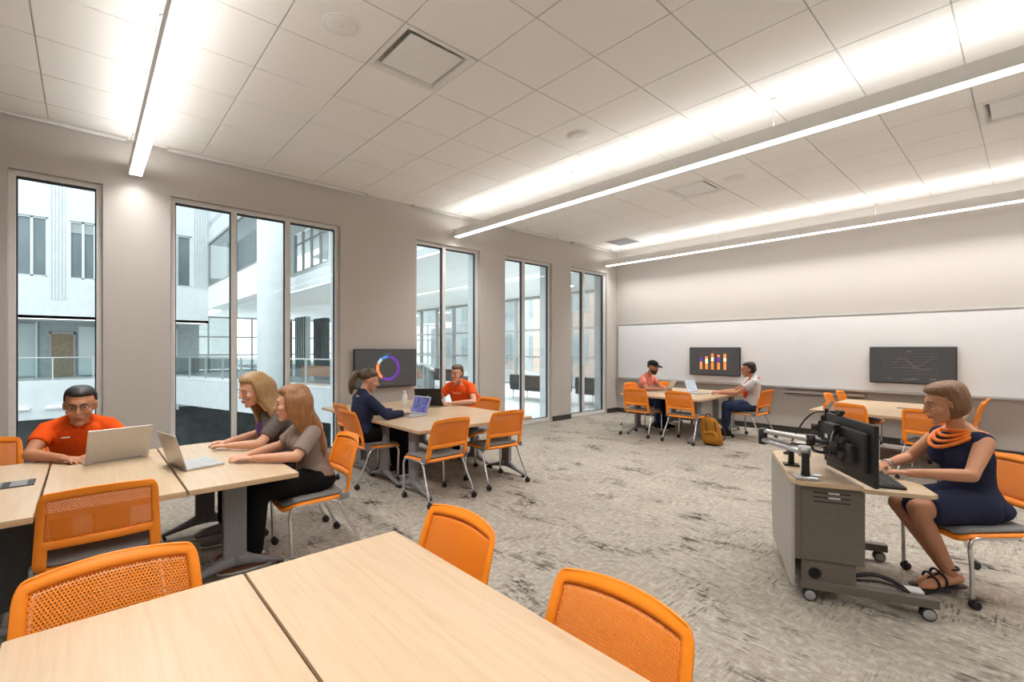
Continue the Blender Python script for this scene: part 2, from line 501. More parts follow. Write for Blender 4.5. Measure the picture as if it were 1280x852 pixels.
def speaker(x, y, label):
    t = thing('ceiling_speaker', label, 'speaker', (x, y, H), group='round ceiling speakers')
    b = MB(); b.lathe([(.132, -.001), (.132, -.006), (.122, -.009), (.116, -.006)], n=40); b.build('rim', M['ceil'], t)
    b = MB(); b.lathe([(.115, -.002), (.115, -.007), (.05, -.009), (.008, -.0095)], n=40); b.build('grille', noisy('speaker_mesh', (.78, .76, .73), (.88, .86, .83), 400, .8), t)
    b = MB(); b.lathe([(.008, -.0095), (.006, -.013)], n=12); b.build('badge', M['tbar'], t)
speaker(3.395, -8.08, 'round ceiling speaker beside the near pendant light')
speaker(3.395, -5.49, 'faint round ceiling speaker in the bright glow above the middle pendant')
speaker(4.0, -2.95, 'round ceiling speaker beside the vent between the long pendants')

# whiteboard on the back wall
t = thing('whiteboard', 'long white marker board with slim grey frame on the back wall', 'whiteboard', (.045, 0, .82))
Lb, Hb = 9.6, 1.258
b = MB(); b.box2((.012, -.018, .012), (Lb - .012, -.003, Hb - .012)); b.build('writing_panel', M['board'], t)
b = MB()
b.box2((0, -.026, 0), (.02, -.001, Hb), bev=.002); b.box2((Lb - .02, -.026, 0), (Lb, -.001, Hb), bev=.002); b.box2((.02, -.026, Hb - .02), (Lb - .02, -.001, Hb), bev=.002)
b.build('frame', M['alu'], t)
b = MB(); b.box2((.02, -.026, 0), (Lb - .02, -.001, .018)); b.box2((.0, -.085, -.016), (Lb, -.001, -.001), bev=.003); b.box2((0, -.088, -.016), (Lb, -.082, .006), bev=.002)
b.build('marker_tray', M['alu'], t)
t = thing('wall_ledge', 'slim grey ledge on the back wall below the whiteboard, left of the empty table', 'ledge', (3.66, 0, .715))
b = MB(); b.box2((0, -.075, 0), (1.2, -.001, .045), bev=.006); b.build('ledge_body', M['alu'], t)
b = MB(); b.box2((.01, -.06, -.012), (1.19, -.006, -.001)); b.build('underside', M['blackd'], t)

# wall monitors
ORG, PUR, CRM, BLU = [mat('chart_' + n, c, .4, emit=c, es=.75) for n, c in (('orange', srgb(240, 130, 60)), ('purple', srgb(92, 48, 150)), ('cream', srgb(245, 230, 200)), ('blue', srgb(60, 125, 185)))]
GRY = mat('chart_line', srgb(110, 110, 112), .4, emit=srgb(110, 110, 112), es=.6)
PAL = mat('chart_pale', srgb(170, 190, 205), .4, emit=srgb(170, 190, 205), es=.7)
RUST = mat('chart_rust', srgb(105, 78, 70), .4, emit=srgb(105, 78, 70), es=.6)
PLUM = mat('chart_plum', srgb(90, 84, 98), .4, emit=srgb(90, 84, 98), es=.6)
def monitor(loc, rz, W_, H_, label):
    t = thing('wall_monitor', label, 'monitor', loc, rz)      # local: x right, z up, screen towards -y
    b = MB(); b.box((0, -.055, 0), (W_, .04, H_), bev=.006); b.build('bezel', M['black'], t)
    b = MB(); b.box((0, -.0765, .004), (W_ - .024, .003, H_ - .03)); s = b.build('screen', M['screen'], t)
    b = MB(); b.box((0, -.018, 0), (.30, .034, .22)); b.build('wall_bracket', M['blackd'], t)
    return t, s
def bar(b, x, z, w, h): b.box((x, -.0788, z), (w, .0016, h))
# ring chart
t, s = monitor((0.0, -6.023, 1.208), R(90), 1.03, .585, 'wall monitor showing a purple and orange ring chart')
def arc(a0, a1, r0, r1, m, nm):
    b = MB(); n = max(4, int(abs(a1 - a0) / 6)); A, C_ = [], []
    for k in range(n + 1):
        a = R(a0 + (a1 - a0) * k / n); A.append((r0 * math.sin(a), r0 * math.cos(a))); C_.append((r1 * math.sin(a), r1 * math.cos(a)))
    poly = A + C_[::-1]
    Mx = Matrix(((1, 0, 0, .02), (0, 0, 1, -.0796), (0, 1, 0, .005), (0, 0, 0, 1)))
    for k in range(n):
        b.prism([A[k], A[k + 1], C_[k + 1], C_[k]], 0, .0014, Mx)
    b.build(nm, m, t)
arc(0, 213, .150, .195, PUR, 'ring_segment'); arc(216, 292, .150, .195, ORG, 'ring_segment'); arc(294, 322, .15, .195, PAL, 'ring_segment'); arc(324, 358, .15, .195, BLU, 'ring_segment')
b = MB(); bar(b, .02, .225, .11, .008); bar(b, -.03, -.223, .09, .006); bar(b, .07, -.223, .1, .006); b.build('caption_line', PLUM, t)
# stacked bars
t, s = monitor((2.384, 0, 1.25), 0, 1.027, .568, 'wall monitor showing orange and purple stacked bar chart')
b = MB()
for k in range(7): bar(b, .02, -.15 + k * .055, .66, .003)
bar(b, .02, .205, .1, .006); b.build('grid_line', RUST, t)
for x, segs in ((-.26, ((-.16, -.01, ORG), (-.01, .08, PUR))), (-.145, ((-.16, -.04, ORG), (-.04, .05, CRM), (.05, .10, ORG))), (-.025, ((-.16, -.02, ORG), (-.0, .08, CRM), (.08, .16, ORG))), (.1, ((-.16, -.02, ORG), (.0, .09, PUR), (.09, .135, ORG))), (.225, ((-.16, -.01, ORG), (-.0, .07, CRM), (.07, .155, ORG)))):
    for z0, z1, m in segs:
        b = MB(); b.box((x, -.0794, (z0 + z1) / 2), (.05, .0018, z1 - z0)); b.build('chart_bar', m, t)
# faint line chart
t, s = monitor((5.435, 0, 1.25), 0, 1.027, .568, 'wall monitor showing a faint dark line chart')
b = MB()
for k in range(8): bar(b, -.02, -.13 + k * .045, .66, .0028)
b.build('grid_line', PLUM, t)
b = MB(); bar(b, -.03, .215, .06, .009); bar(b, -.26, -.2, .05, .007); bar(b, -.02, -.215, .16, .006); bar(b, .05, -.2, .1, .006); bar(b, .25, -.2, .07, .007); b.build('caption_line', GRY, t)
for pts, m in (([(-.22, .02), (-.12, .12), (.0, .04), (.06, -.03)], RUST), ([(-.08, .1), (.06, -.04), (.16, .04), (.25, .12)], PLUM), ([(-.22, -.04), (.02, -.03), (.08, -.06), (.25, -.05)], PLUM)):
    b = MB()
    for (xa, za), (xb, zb) in zip(pts, pts[1:]):
        a = math.atan2(zb - za, xb - xa); l = math.hypot(xb - xa, zb - za)
        b.box((0, 0, 0), (l, .0016, .006), M=Matrix.Translation(((xa + xb) / 2, -.0796, (za + zb) / 2)) @ Matrix.Rotation(-a, 4, 'Y'))
    b.build('chart_line', m, t)
# ------------------------------------------------------------------ the atrium seen through the windows
M['aw'] = noisy('atrium_white', (.58, .615, .625), (.64, .67, .68), 3, .6)
M['lw'] = noisy('lounge_white', (.82, .83, .82), (.87, .88, .87), 3, .6)
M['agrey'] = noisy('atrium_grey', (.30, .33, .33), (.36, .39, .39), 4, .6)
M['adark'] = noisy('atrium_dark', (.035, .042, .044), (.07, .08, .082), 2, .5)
M['aglass'] = noisy('dark_window_glass', (.09, .12, .13), (.20, .25, .26), .5, .12, spec=.6, stretch=(1, 1, .5))
M['drape'] = noisy('pale_drape', (.36, .42, .42), (.62, .68, .67), 1.0, .8, stretch=(9, 9, .01))
M['sglass'] = noisy('street_window_glass', (.34, .42, .44), (.55, .62, .63), .6, .15)
M['brown'] = noisy('door_wood', (.20, .15, .09), (.28, .21, .13), 6, .5)
M['stone'] = noisy('pale_terrazzo', (.74, .77, .77), (.82, .84, .83), 30, .35)
M['alum'] = mat('mullion_grey', (.34, .33, .32), .5)
M['sofa'] = noisy('charcoal_leather', (.03, .035, .035), (.05, .055, .055), 10, .5)
def st(name, m, *boxes):
    b = MB()
    for q in boxes: b.box2(*q)
    return structure(b.build(name, m))
# far facade at X=-25, facing the room
FX = -25.0
st('wall_atrium_far', M['aw'],
   ((FX - .3, -30, 2.96), (FX, -4.2, 4.95)), ((FX - .3, -30, 7.8), (FX, -4.2, 13)), ((FX - .3, -30, 4.95), (FX, -11.9, 7.8)), ((FX - .3, -10.72, 4.95), (FX, -10.02, 7.8)),
   ((FX - .3, -9.0, 4.95), (FX, -5.68, 7.8)), ((FX - .3, -4.97, 4.95), (FX, -4.2, 7.8)), ((FX - 3, -30, 2.96), (FX, -4.2, 3.1)))
st('floor_atrium_far', M['aw'], ((FX - 3, -30, -1.85), (FX, -5.6, 0)))
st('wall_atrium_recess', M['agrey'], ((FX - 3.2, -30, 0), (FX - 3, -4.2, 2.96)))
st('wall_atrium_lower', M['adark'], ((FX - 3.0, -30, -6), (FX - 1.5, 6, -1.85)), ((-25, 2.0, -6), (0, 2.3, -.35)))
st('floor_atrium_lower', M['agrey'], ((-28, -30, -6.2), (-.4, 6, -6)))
st('wall_atrium_side', M['aw'], ((-28, -30.3, -6), (-.4, -30, 13)))
b = MB()                                    # ribbed cladding
for y0, y1, z0, z1 in ((-10.72, -10.02, 3.9, 10.5), (-12.6, -11.95, 3.2, 5), (-6.0, -5.7, 5, 9.5), (-4.95, -4.2, 4.95, 9.5)):
    n = int((y1 - y0) / .12)
    for k in range(n): b.box2((FX, y0 + k * .12 + .02, z0), (FX + .05, y0 + k * .12 + .075, z1))
structure(b.build('trim_6', M['aw']))
def awin(label, y0, y1, n, z0=4.97, z1=7.78, blind=0):
    t = thing('atrium_window', label, 'window', (FX, y0, z0))
    W_, H_ = y1 - y0, z1 - z0
    b = MB(); b.box2((-.2, .0, 0), (-.16, W_, H_)); b.build('pane', M['aglass'], t)
    b = MB()
    for q in [i * W_ / n for i in range(n + 1)]: b.box2((-.16, q - .05 + (.05 if q == 0 else 0) - (.05 if q > W_ - .01 else 0), 0), (-.06, q + .05, H_))
    b.box2((-.16, .05, H_ - .06), (-.06, W_ - .05, H_)); b.box2((-.16, .05, 0), (-.06, W_ - .05, .05)); b.build('frame', M['aw'], t)
    if blind:
        b = MB(); b.box2((-.155, .06, H_ - blind), (-.12, W_ - .06, H_ - .07)); b.build('blind', M['agrey'], t)
awin('dark double window high in the opposite facade behind the leftmost pane', -11.88, -10.74, 2)
awin('half-blinded double window high in the opposite facade, right one in the leftmost pane', -10.0, -9.02, 2, blind=.55)
awin('dark narrow window in the opposite facade at the left of the triple window', -5.66, -4.99, 1)
t = thing('atrium_door', 'brown wooden door on the opposite balcony behind the seated man in orange', 'door', (FX - 2.95, -10.75, 0))
b = MB(); b.box2((-.02, 0, 0), (.03, .85, 2.3)); b.build('door_leaf', M['brown'], t)
b = MB(); b.box2((-.02, -.08, 0), (.06, 0, 2.4)); b.box2((-.02, .85, 0), (.06, .93, 2.4)); b.box2((-.02, -.08, 2.3), (.06, .93, 2.4)); b.build('door_frame', M['alum'], t)
t = thing('glass_partition', 'pale glass office front on the opposite balcony below the lit soffit', 'partition', (FX - 2.9, -14.5, 0))
b = MB(); b.box2((-.03, 0, .1), (.0, 3.2, 2.8)); b.build('pane', noisy('office_glass', (.30, .36, .36), (.42, .48, .47), .6, .15), t)
b = MB()
for y in (0, 1.05, 2.1, 3.2): b.box2((0, y - .04, 0), (.06, y + .04, 2.9))
b.build('frame', M['aw'], t)
t = thing('pale_wall_panel', 'pale glazed wall panel right of the brown balcony door', 'panel', (FX - 2.9, -9.7, 0))
b = MB(); b.box2((-.02, 0, .08), (.02, 4.4, 2.7)); b.build('pane', noisy('panel_white', (.50, .55, .55), (.58, .63, .62), .6, .3), t)
tag(st('led_cove', M['led'], ((FX + .005, -30, 2.92), (FX + .04, -4.3, 2.955))), 'thin lit line along the opposite balcony soffit', 'light strip')['kind'] = 'thing'
def railing(label, pts, h=1.08, rail=M['alu']):
    t = thing('glass_railing', label, 'railing', (pts[0][0], pts[0][1], pts[0][2]))
    o = V(pts[0])
    for a, c in zip(pts, pts[1:]):
        a, c = V(a) - o, V(c) - o; L = (c - a).length; n = max(1, round(L / 1.6)); an = math.atan2(c.y - a.y, c.x - a.x)
        b = MB(); b.tube([a + V((0, 0, h)), c + V((0, 0, h))], .028, 8); b.build('top_rail', rail, t)
        for k in range(n):
            p, q = a.lerp(c, k / n), a.lerp(c, (k + 1) / n); m = (p + q) / 2
            b = MB(); b.box((m.x, m.y, h / 2 + .02), ((q - p).length - .1, .016, h - .14), an); b.build('glass_panel', M['rglass'], t)
            b = MB(); b.box((p.x, p.y, h / 2), (.05, .06, h), an); b.build('post', rail, t)
railing('glass railing of the opposite balcony seen through the leftmost window', [(FX - .06, -15, 0), (FX - .06, -6.2, 0)])
# sconces below the balcony
for k, y in enumerate((-11.7, -10.5)):
    t = thing('wall_sconce', ('left' if k == 0 else 'right') + ' glowing sconce on the fascia below the opposite balcony', 'wall light', (FX, y, -1.35), group='sconces on the balcony fascia')
    b = MB(); b.box2((0, -.35, -.04), (.14, .35, .05), bev=.01); b.build('sconce_body', M['aw'], t)
    b = MB(); b.box2((.03, -.3, .051), (.1, .3, .06)); b.build('sconce_lens', M['led'], t)
# lounge deck on the room's level, edge slanting across the void
EDGE = [(-24.6, -6.0), (-12.0, -2.3), (-4.6, -2.6), (-1.2, -4.45), (-.26, -4.45)]
b = MB(); b.prism(EDGE + [(-.26, 4.6), (-30, 4.6), (-30, -6.0)], -.06, 0); structure(b.build('floor_lounge', M['stone']))
b = MB()
for (xa, ya), (xb, yb) in zip(EDGE, EDGE[1:]):
    a = math.atan2(yb - ya, xb - xa); l = math.hypot(xb - xa, yb - ya)
    b.box(((xa + xb) / 2 + .12 * math.sin(a) * -1, (ya + yb) / 2 + .12 * math.cos(a), -.75), (l, .2, 1.38), a)
structure(b.build('wall_lounge_fascia', M['aw']))
railing('glass railing along the lounge edge behind the triple window', [(-24.4, -5.85, 0), (-12, -2.2, 0), (-4.6, -2.5, 0), (-1.2, -4.35, 0)])
# gallery above the lounge: glazed box on the left, thin slab on the right
st('ceiling_lounge', M['lw'], ((-30, -3.6, 3.66), (-.25, 4.6, 3.95)), ((-25, -4.2, 3.78), (-13.9, -3.6, 5.05)))
st('ceiling_gallery', M['aw'], ((-30, -4.2, 8.4), (-13.9, 4.6, 8.7)), ((-13.9, -1.6, 8.4), (-.25, 4.6, 8.7)))
st('wall_gallery', M['lw'], ((-25, -1.0, 3.95), (-20.4, -.8, 8.4)), ((-15.4, -1.0, 3.95), (-13, -.8, 8.4)), ((-20.4, -1.0, 3.95), (-15.4, -.8, 5.6)), ((-20.4, -1.0, 7.7), (-15.4, -.8, 8.4)), ((-8, -1.9, 3.95), (-.25, -1.6, 13)))
t = thing('gallery_window', 'bright window band of the upper gallery in the right pane of the triple window', 'window', (-20.4, -.95, 5.6))
b = MB()
for x in (0, 1.25, 2.5, 3.75, 5.0): b.box2((x - .06, 0, 0), (x + .06, .1, 2.1))
b.box2((-.06, 0, 0), (5.06, .1, .07)); b.box2((-.06, 0, 1.5), (5.06, .1, 1.56)); b.build('frame', M['alum'], t)
b = MB(); b.box2((0, .04, .05), (5, .055, 2.05)); b.build('pane', M['glass'], t)
t = thing('gallery_glazing', 'glazed upper gallery front with pale drapes in the triple window', 'glass wall', (-25, -4.2, 5.05))
b = MB(); b.box2((.1, .02, 0), (11.0, .035, 2.5)); b.build('pane', M['rglass'], t)
b = MB(); b.box2((0, -.02, 2.4), (11.1, .08, 2.52)); b.box2((0, -.02, 0), (11.1, .08, .05))
for x in (.05, 5.5, 11.05): b.box2((x - .03, -.02, .05), (x + .03, .07, 2.4))
b.build('frame', M['alum'], t)
b = MB()
for k in range(46): b.tube([(.6 + k * .115, 1.0 + .05 * (k % 2), 0), (.6 + k * .115, 1.0 + .05 * (k % 2), 2.35)], .07, 6)
b.build('drape', M['drape'], t)
b = MB(); b.box2((5.9, 1.0, 0), (8.1, 1.1, 2.3)); b.build('dark_door', M['aglass'], t)
st('wall_gallery_upper', M['aw'], ((-25, -4.2, 7.57), (-13.9, -4.0, 13)))
st('trim_7', M['aw'], ((-13.85, -3.625, 3.665), (-.5, -3.6, 4.2)))
tag(st('led_strip', M['led'], ((-13.8, -3.625, 3.635), (-.6, -3.602, 3.655))), 'bright thin light line along the lounge soffit edge', 'light strip')['kind'] = 'thing'
tag(st('led_strip', M['led'], ((-16, .30, 3.64), (-.6, .32, 3.658))), 'bright thin light line inside the lounge ceiling behind the double windows', 'light strip')['kind'] = 'thing'
t = thing('round_column', 'tall round white column in the atrium behind the triple window', 'column', (-10.8, -4.72, -6))
b = MB(); b.lathe([(.43, 0), (.43, 19)], n=40); b.build('shaft', M['aw'], t)
b = MB(); b.lathe([(.5, 0), (.5, .15), (.44, .2)], n=40); b.build('base_ring', M['agrey'], t)
t = thing('round_column', 'second white round column standing back in the lounge, right pane of the triple window', 'column', (-15.3, .6, 0))
b = MB(); b.lathe([(.42, 0), (.42, 3.65)], n=40); b.build('shaft', M['aw'], t)
b = MB(); b.lathe([(.47, 0), (.47, .1), (.43, .14)], n=40); b.build('base_ring', M['agrey'], t)
# kiosks / dark rooms at the back of the lounge
def kiosk(label, x0, x1, y, h, m):
    t = thing('lounge_partition', label, 'partition', (x0, y, 0))
    b = MB(); b.box2((0, 0, 0), (x1 - x0, .25, h)); b.build('panel', m, t)
    b = MB()
    for k in range(5): b.box2((.1 + k * (x1 - x0 - .2) / 4 - .03, -.05, 0), (.1 + k * (x1 - x0 - .2) / 4 + .03, 0, h))
    b.build('fin', M['adark'], t)
kiosk('dark panelled partition in the lounge left of the tall column', -23.5, -20.8, -1.2, 3.0, M['adark'])
kiosk('grey panelled partition in the lounge behind the tall column', -20.4, -18.8, -.9, 3.2, M['agrey'])
kiosk('dark recess wall right behind the tall atrium column', -17.6, -16.2, -.9, 3.0, M['adark'])
# curtain wall towards the street
CY = 4.3
t = structure(thing('window_6', None, None, (-30, CY, 0)))
b = MB()
x = 0.0
while x < 29.9:
    b.box2((x - .045, 0, 0), (x + .045, .16, 3.66)); x += 1.55
for z in (.02, 1.17, 2.28, 3.60): b.box2((0, -.01, z - .04), (29.8, .15, z + .04))
b.build('curtain_frame', M['alum'], t)
b = MB(); b.box2((0, .07, .05), (29.8, .085, 3.6)); b.build('glass_pane', M['glass'], t)
# street: pavement and buildings
st('floor_street', noisy('pavement', (.55, .55, .54), (.62, .62, .6), 3, .9), ((-60, 4.7, -.7), (25, 40, -.5)))
M['brick'] = noisy('brick_facade', (.76, .58, .49), (.84, .68, .59), 8, .85, stretch=(1, 1, 4))
def bldg(label, x0, x1, y, h, m, wn, rows):
    t = thing('street_building', label, 'building', (x0, y, -.5))
    b = MB(); b.box2((0, 0, 0), (x1 - x0, 6, h)); b.build('facade', m, t)
    W_ = x1 - x0
    for r in range(rows):
        for k in range(wn):
            xc = (k + .5) * W_ / wn
            b = MB(); b.box2((xc - .75, -.05, 1 + r * 4), (xc + .75, .05, 3.2 + r * 4)); f = b.build('window', M['sglass'], t)
            b = MB(); b.box2((xc - .85, -.12, .85 + r * 4), (xc + .85, -.0, .98 + r * 4)); b.box2((xc - .04, -.1, 1 + r * 4), (xc + .04, -.05, 3.2 + r * 4)); b.build('window_trim', M['aw'], f)
bldg('brick building across the street behind the far double windows', -22, 6, 19, 12, M['brick'], 8, 3)
bldg('pale building across the street seen past the brick one', -52, -23, 22, 11, M['aw'], 8, 3)
# far end of the lounge: glazed too
t = structure(thing('window_7', None, None, (-30, -6, 0)))
b = MB(); y = 0.0
while y < 10.2:
    b.box2((0, y - .05, 0), (.15, y + .05, 3.66)); y += 1.3
for z in (.02, 1.1, 2.3, 3.6): b.box2((.01, 0, z - .05), (.14, 10.2, z + .05))
b.build('curtain_frame', M['alum'], t)
b = MB(); b.box2((.06, 0, .05), (.075, 10.2, 3.6)); b.build('glass_pane', M['glass'], t)
bldg('pale office building far beyond the end of the lounge', -75, -48, -4, 9, M['agrey'], 9, 2)
# lamps added out of view under the lounge ceiling to brighten the lounge
def lounge_fill_lamp(x, y, label):
    t = thing('added_fill_lamp', label, 'ceiling light', (x, y, 3.66), group='added fill lamps in the lounge ceiling')
    b = MB(); b.box((0, 0, -.012), (.62, .62, .02), bev=.003); b.build('trim_ring', M['aw'], t)
    b = MB(); b.box((0, 0, -.026), (.54, .54, .006)); b.build('diffuser', emis('lounge_fill_glow', (.95, 1, 1), 75.0), t)
for k, (x, y) in enumerate(((-1.2, .6), (-1.2, 2.2), (-1.2, 3.7), (-4.05, 2.6), (-7.8, 2.6), (-16.5, 2.6), (-20, 2.6))):
    lounge_fill_lamp(x, y, 'added square fill lamp out of view in the lounge beyond the windows')
# lounge furniture
def bench(loc, rz, L, label, m, legs=M['chrome']):
    t = thing('lounge_sofa', label, 'sofa', loc, rz)
    b = MB(); b.box((0, 0, .36), (L, .72, .18), bev=.03); b.build('seat', m, t)
    b = MB(); b.box((0, .30, .56), (L, .16, .34), bev=.03); b.build('backrest', m, t)
    for x in (-1, 1):
        b = MB()
        for y in (-.3, .3): b.tube([(x * (L / 2 - .1), y, 0), (x * (L / 2 - .1), y, .28)], .018, 8)
        b.build('leg', legs, t)
bench((-3.1, .55, 0), R(180), 1.9, 'charcoal sofa in the lounge behind the second-last window', M['sofa'])
bench((-.95, .9, 0), R(180), 1.6, 'charcoal sofa in the lounge behind the last window', M['sofa'])
bench((-15.0, -1.35, 0), R(200), 2.2, 'orange sofa on the far lounge deck behind the triple window', M['orange'])
bench((-8.6, 1.2, 0), R(180), 1.8, 'charcoal sofa by the railing behind the man in orange', M['sofa'])
t = thing('lounge_chair', 'orange lounge armchair behind the first double window', 'armchair', (-9.6, .2, 0), R(150))
b = MB(); b.ell((0, 0, .45), (.38, .36, .12)); b.build('seat', M['orange'], t)
b = MB(); b.tube([(-.36, -.1, .6), (-.33, .25, .68), (0, .36, .74), (.33, .25, .68), (.36, -.1, .6)], .09, 10, True); b.build('backrest', M['orange'], t)
b = MB(); b.lathe([(.25, 0), (.24, .02), (.03, .04), (.03, .36)], n=20); b.build('pedestal', M['chrome'], t)
# ------------------------------------------------------------------ chairs
def back_sheet(u, v):
    """u -1..1 across, v 0..1 up: point on the backrest surface (chair space, front = +y)"""
    hw = .252 - .026 * v
    z = .415 + .405 * v
    rc = .07
    if v > 1 - rc / .405 * .9:
        tt = (v - (1 - rc / .405 * .9)) / (rc / .405 * .9)
        hw -= .028 * (1 - math.sqrt(max(0, 1 - tt * tt)))
    z += .016 * (1 - u * u) * max(0, (v - .3) / .7)
    y = -.205 - .095 * (v ** 1.15) - .038 * (1 - u * u) * (.35 + .65 * v) + .012 * math.sin(v * PI)
    if v < .12: y += .05 * (1 - v / .12) ** 2 * (abs(u))
    return V((u * hw, y, z))

def make_chair(label):
    t = thing('office_chair', label, 'chair')
    us = [-1, -.985, -.955, -.9, -.86, -.80] + [-.80 + 1.60 * k / 16 for k in range(1, 16)] + [.80, .86, .9, .955, .985, 1]
    v0, v1, v2, v3 = .0, .30, .395, .90
    vs = [0, .06, .12, .18, .24, .30, .33, .395] + [.395 + (.90 - .395) * k / 10 for k in range(1, 11)] + [.93, .955, .975, .99, 1.0]
    def sheet(inc, th):
        mb = MB(); uvl = mb.b.loops.layers.uv.new('UVMap')
        def make(off):
            return {}
        fr, bk = {}, {}
        def nrm(u, v):
            e = .004; u0, v0_ = min(max(u, -1 + e), 1 - e), min(max(v, e), 1 - e)
            a = back_sheet(u0 + e, v0_) - back_sheet(u0 - e, v0_); c = back_sheet(u0, v0_ + e) - back_sheet(u0, v0_ - e)
            return a.cross(c).normalized()
        def gv(d, i, j, s):
            if (i, j) not in d:
                u, v = us[i], vs[j]
                k = th * s
                if th > .01 and (abs(u) > .97 or v > .97): k *= .45
                d[(i, j)] = mb.b.verts.new(back_sheet(u, v) + nrm(u, v) * k)
            return d[(i, j)]
        cells = {(i, j) for i in range(len(us) - 1) for j in range(len(vs) - 1) if inc((us[i] + us[i + 1]) / 2, (vs[j] + vs[j + 1]) / 2)}
        def q(vv, ij):
            f = mb.face(vv, True)
            if f:
                for lp, (i, j) in zip(f.loops, ij): lp[uvl].uv = (us[i] * .24, vs[j] * .405)
        for i, j in cells:
            A = [(i, j), (i + 1, j), (i + 1, j + 1), (i, j + 1)]
            q([gv(fr, *k, .5) for k in A], A); q([gv(bk, *k, -.5) for k in A[::-1]], A[::-1])
            for (p, r_), nb in (((A[0], A[1]), (i, j - 1)), ((A[1], A[2]), (i + 1, j)), ((A[2], A[3]), (i, j + 1)), ((A[3], A[0]), (i - 1, j))):
                if nb not in cells: q([gv(fr, *r_, .5), gv(fr, *p, .5), gv(bk, *p, -.5), gv(bk, *r_, -.5)], [r_, p, p, r_])
        return mb
    def frame_inc(u, v):
        if v < .30: return abs(u) > .80
        if v < .395: return True
        return abs(u) > .86 or v > .90
    fr = sheet(frame_inc, .015).build('backrest', M['orange'], t)
    sheet(lambda u, v: abs(u) < .86 and .395 < v < .90, .0035).build('perforated_panel', M['perf'], fr)
    # seat: moulded shell and upholstered pad, front edge falling away
    def slab(x_, y0, y1, zt, th, r, nm, m, drop=.03):
        mb = MB(); poly = rrect(-x_, y0, x_, y1, r, 6); rows = []
        def zz(p, base):
            fy = (p[1] - y0) / (y1 - y0)
            return base - drop * max(0, (fy - .7) / .3) ** 2 - .012 * (1 - (p[0] / x_) ** 2) * math.sin(min(1, max(0, fy)) * PI)
        for s, z in ((.93, zt - th), (1.0, zt - th * .6), (1.0, zt - th * .35), (.95, zt)):
            rows.append([V((p[0] * s, (p[1] - (y0 + y1) / 2) * s + (y0 + y1) / 2, zz(p, z))) for p in poly])
        cx = (0, (y0 + y1) / 2)
        rows = rows + [[V((p.x * .5, (p.y - cx[1]) * .5 + cx[1], zz((p.x * .5, (p.y - cx[1]) * .5 + cx[1]), zt + .002))) for p in rows[-1]]]
        mb.rings(rows); return mb.build(nm, m, t)
    slab(.240, -.215, .245, .432, .030, .06, 'seat_shell', M['orange'])
    slab(.222, -.19, .235, .458, .030, .06, 'seat_cushion', M['pad'])
    # side rails with front legs, splayed rear legs, twin-wheel casters
    for s in (-1, 1):
        b = MB()
        b.tube(bez([(s * .248, .19, .055), (s * .246, .195, .25), (s * .242, .20, .345), (s * .236, .175, .395), (s * .23, .10, .404), (s * .23, -.08, .404), (s * .235, -.16, .40)], 6), .0115, 10)
        l = b.build('leg', M['chrome'], t); caster(l, s * .248, .185)
        b = MB()
        b.tube(bez([(s * .232, -.09, .398), (s * .238, -.14, .375), (s * .252, -.20, .25), (s * .264, -.265, .12), (s * .267, -.29, .055)], 6), .0115, 10)
        l = b.build('leg', M['chrome'], t); caster(l, s * .267, -.295)
        b = MB(); b.box((s * .252, -.175, .425), (.018, .07, .05), bev=.006); b.build('hinge', M['grey'], t)
    b = MB(); b.tube([(-.232, -.05, .404), (.232, -.05, .404)], .010, 8); b.tube([(-.232, .10, .404), (.232, .10, .404)], .010, 8); b.build('crossbar', M['chrome'], t)
    return t
def caster(par, x, y):
    b = MB()
    for s in (-1, 1):
        Mx = Matrix.Translation((x + s * .012, y - .008, .026)) @ Matrix.Rotation(R(90), 4, 'Y')
        b.lathe([(.012, -.008), (.023, -.008), (.026, -.005), (.026, .005), (.023, .008), (.012, .008)], M=Mx, n=18)
    b.box((x, y - .004, .042), (.012, .03, .034), bev=.003)
    b.lathe([(.009, .04), (.009, .068)], (x, y, 0), 10)
    return b.build('caster', M['black'], par)

chair0 = None
def chair(x, y, facing, label, group):
    """facing: direction the sitter looks, degrees from +X"""
    global chair0
    rz = R(facing - 90)
    if chair0 is None:
        chair0 = make_chair(label); chair0.location = (x, y, 0); chair0.rotation_euler.z = rz; chair0['group'] = group; return chair0
    return dup(chair0, (x, y, 0), rz, label, group)
gA, gB, gC, gD, gE = 'chairs at the near table', 'chairs at the left table', 'chairs at the table under the ring chart', 'chairs at the table under the bar chart', 'chairs at the empty table'
chair(4.98, -9.35, 2, 'orange chair in the left foreground, its back against the near table', gA)
chair(5.11, -8.59, -90, 'orange chair peeking over the far corner of the near table', gA)
chair(5.90, -8.62, -90, 'large orange chair in the foreground at the near table, bottom centre', gA)
chair(3.27, -9.37, 180, 'orange perforated chair seen from behind at the left table, facing the man in orange', gB)
chair(1.70, -10.02, 0, 'orange chair at the far left edge beside the man in orange', gB)
chair(1.62, -9.47, 0, 'orange chair under the person with glasses in the orange polo shirt', gB)
chair(3.02, -8.18, -92, 'orange chair under the woman with long red hair', gB)
chair(2.28, -8.18, -90, 'orange chair under the blonde woman in the purple print shirt', gB)
chair(2.58, -6.78, 182, 'orange chair seen from behind, nearest at the table under the ring chart', gC)
chair(2.53, -5.97, 176, 'orange chair seen from behind, right one at the table under the ring chart', gC)
chair(1.66, -5.58, -86, 'empty orange chair right of the man in the orange T-shirt', gC)
chair(.95, -5.36, -90, 'orange chair under the man in the orange T-shirt', gC)
chair(1.58, -6.98, 90, 'orange chair under the woman in the navy jacket', gC)
chair(.93, -6.80, 90, 'empty orange chair behind the navy-jacketed woman’s chair by the window wall'.replace('’', "'"), gC)
chair(2.08, -2.15, 92, 'orange chair seen from behind, left one at the table under the bar chart', gD)
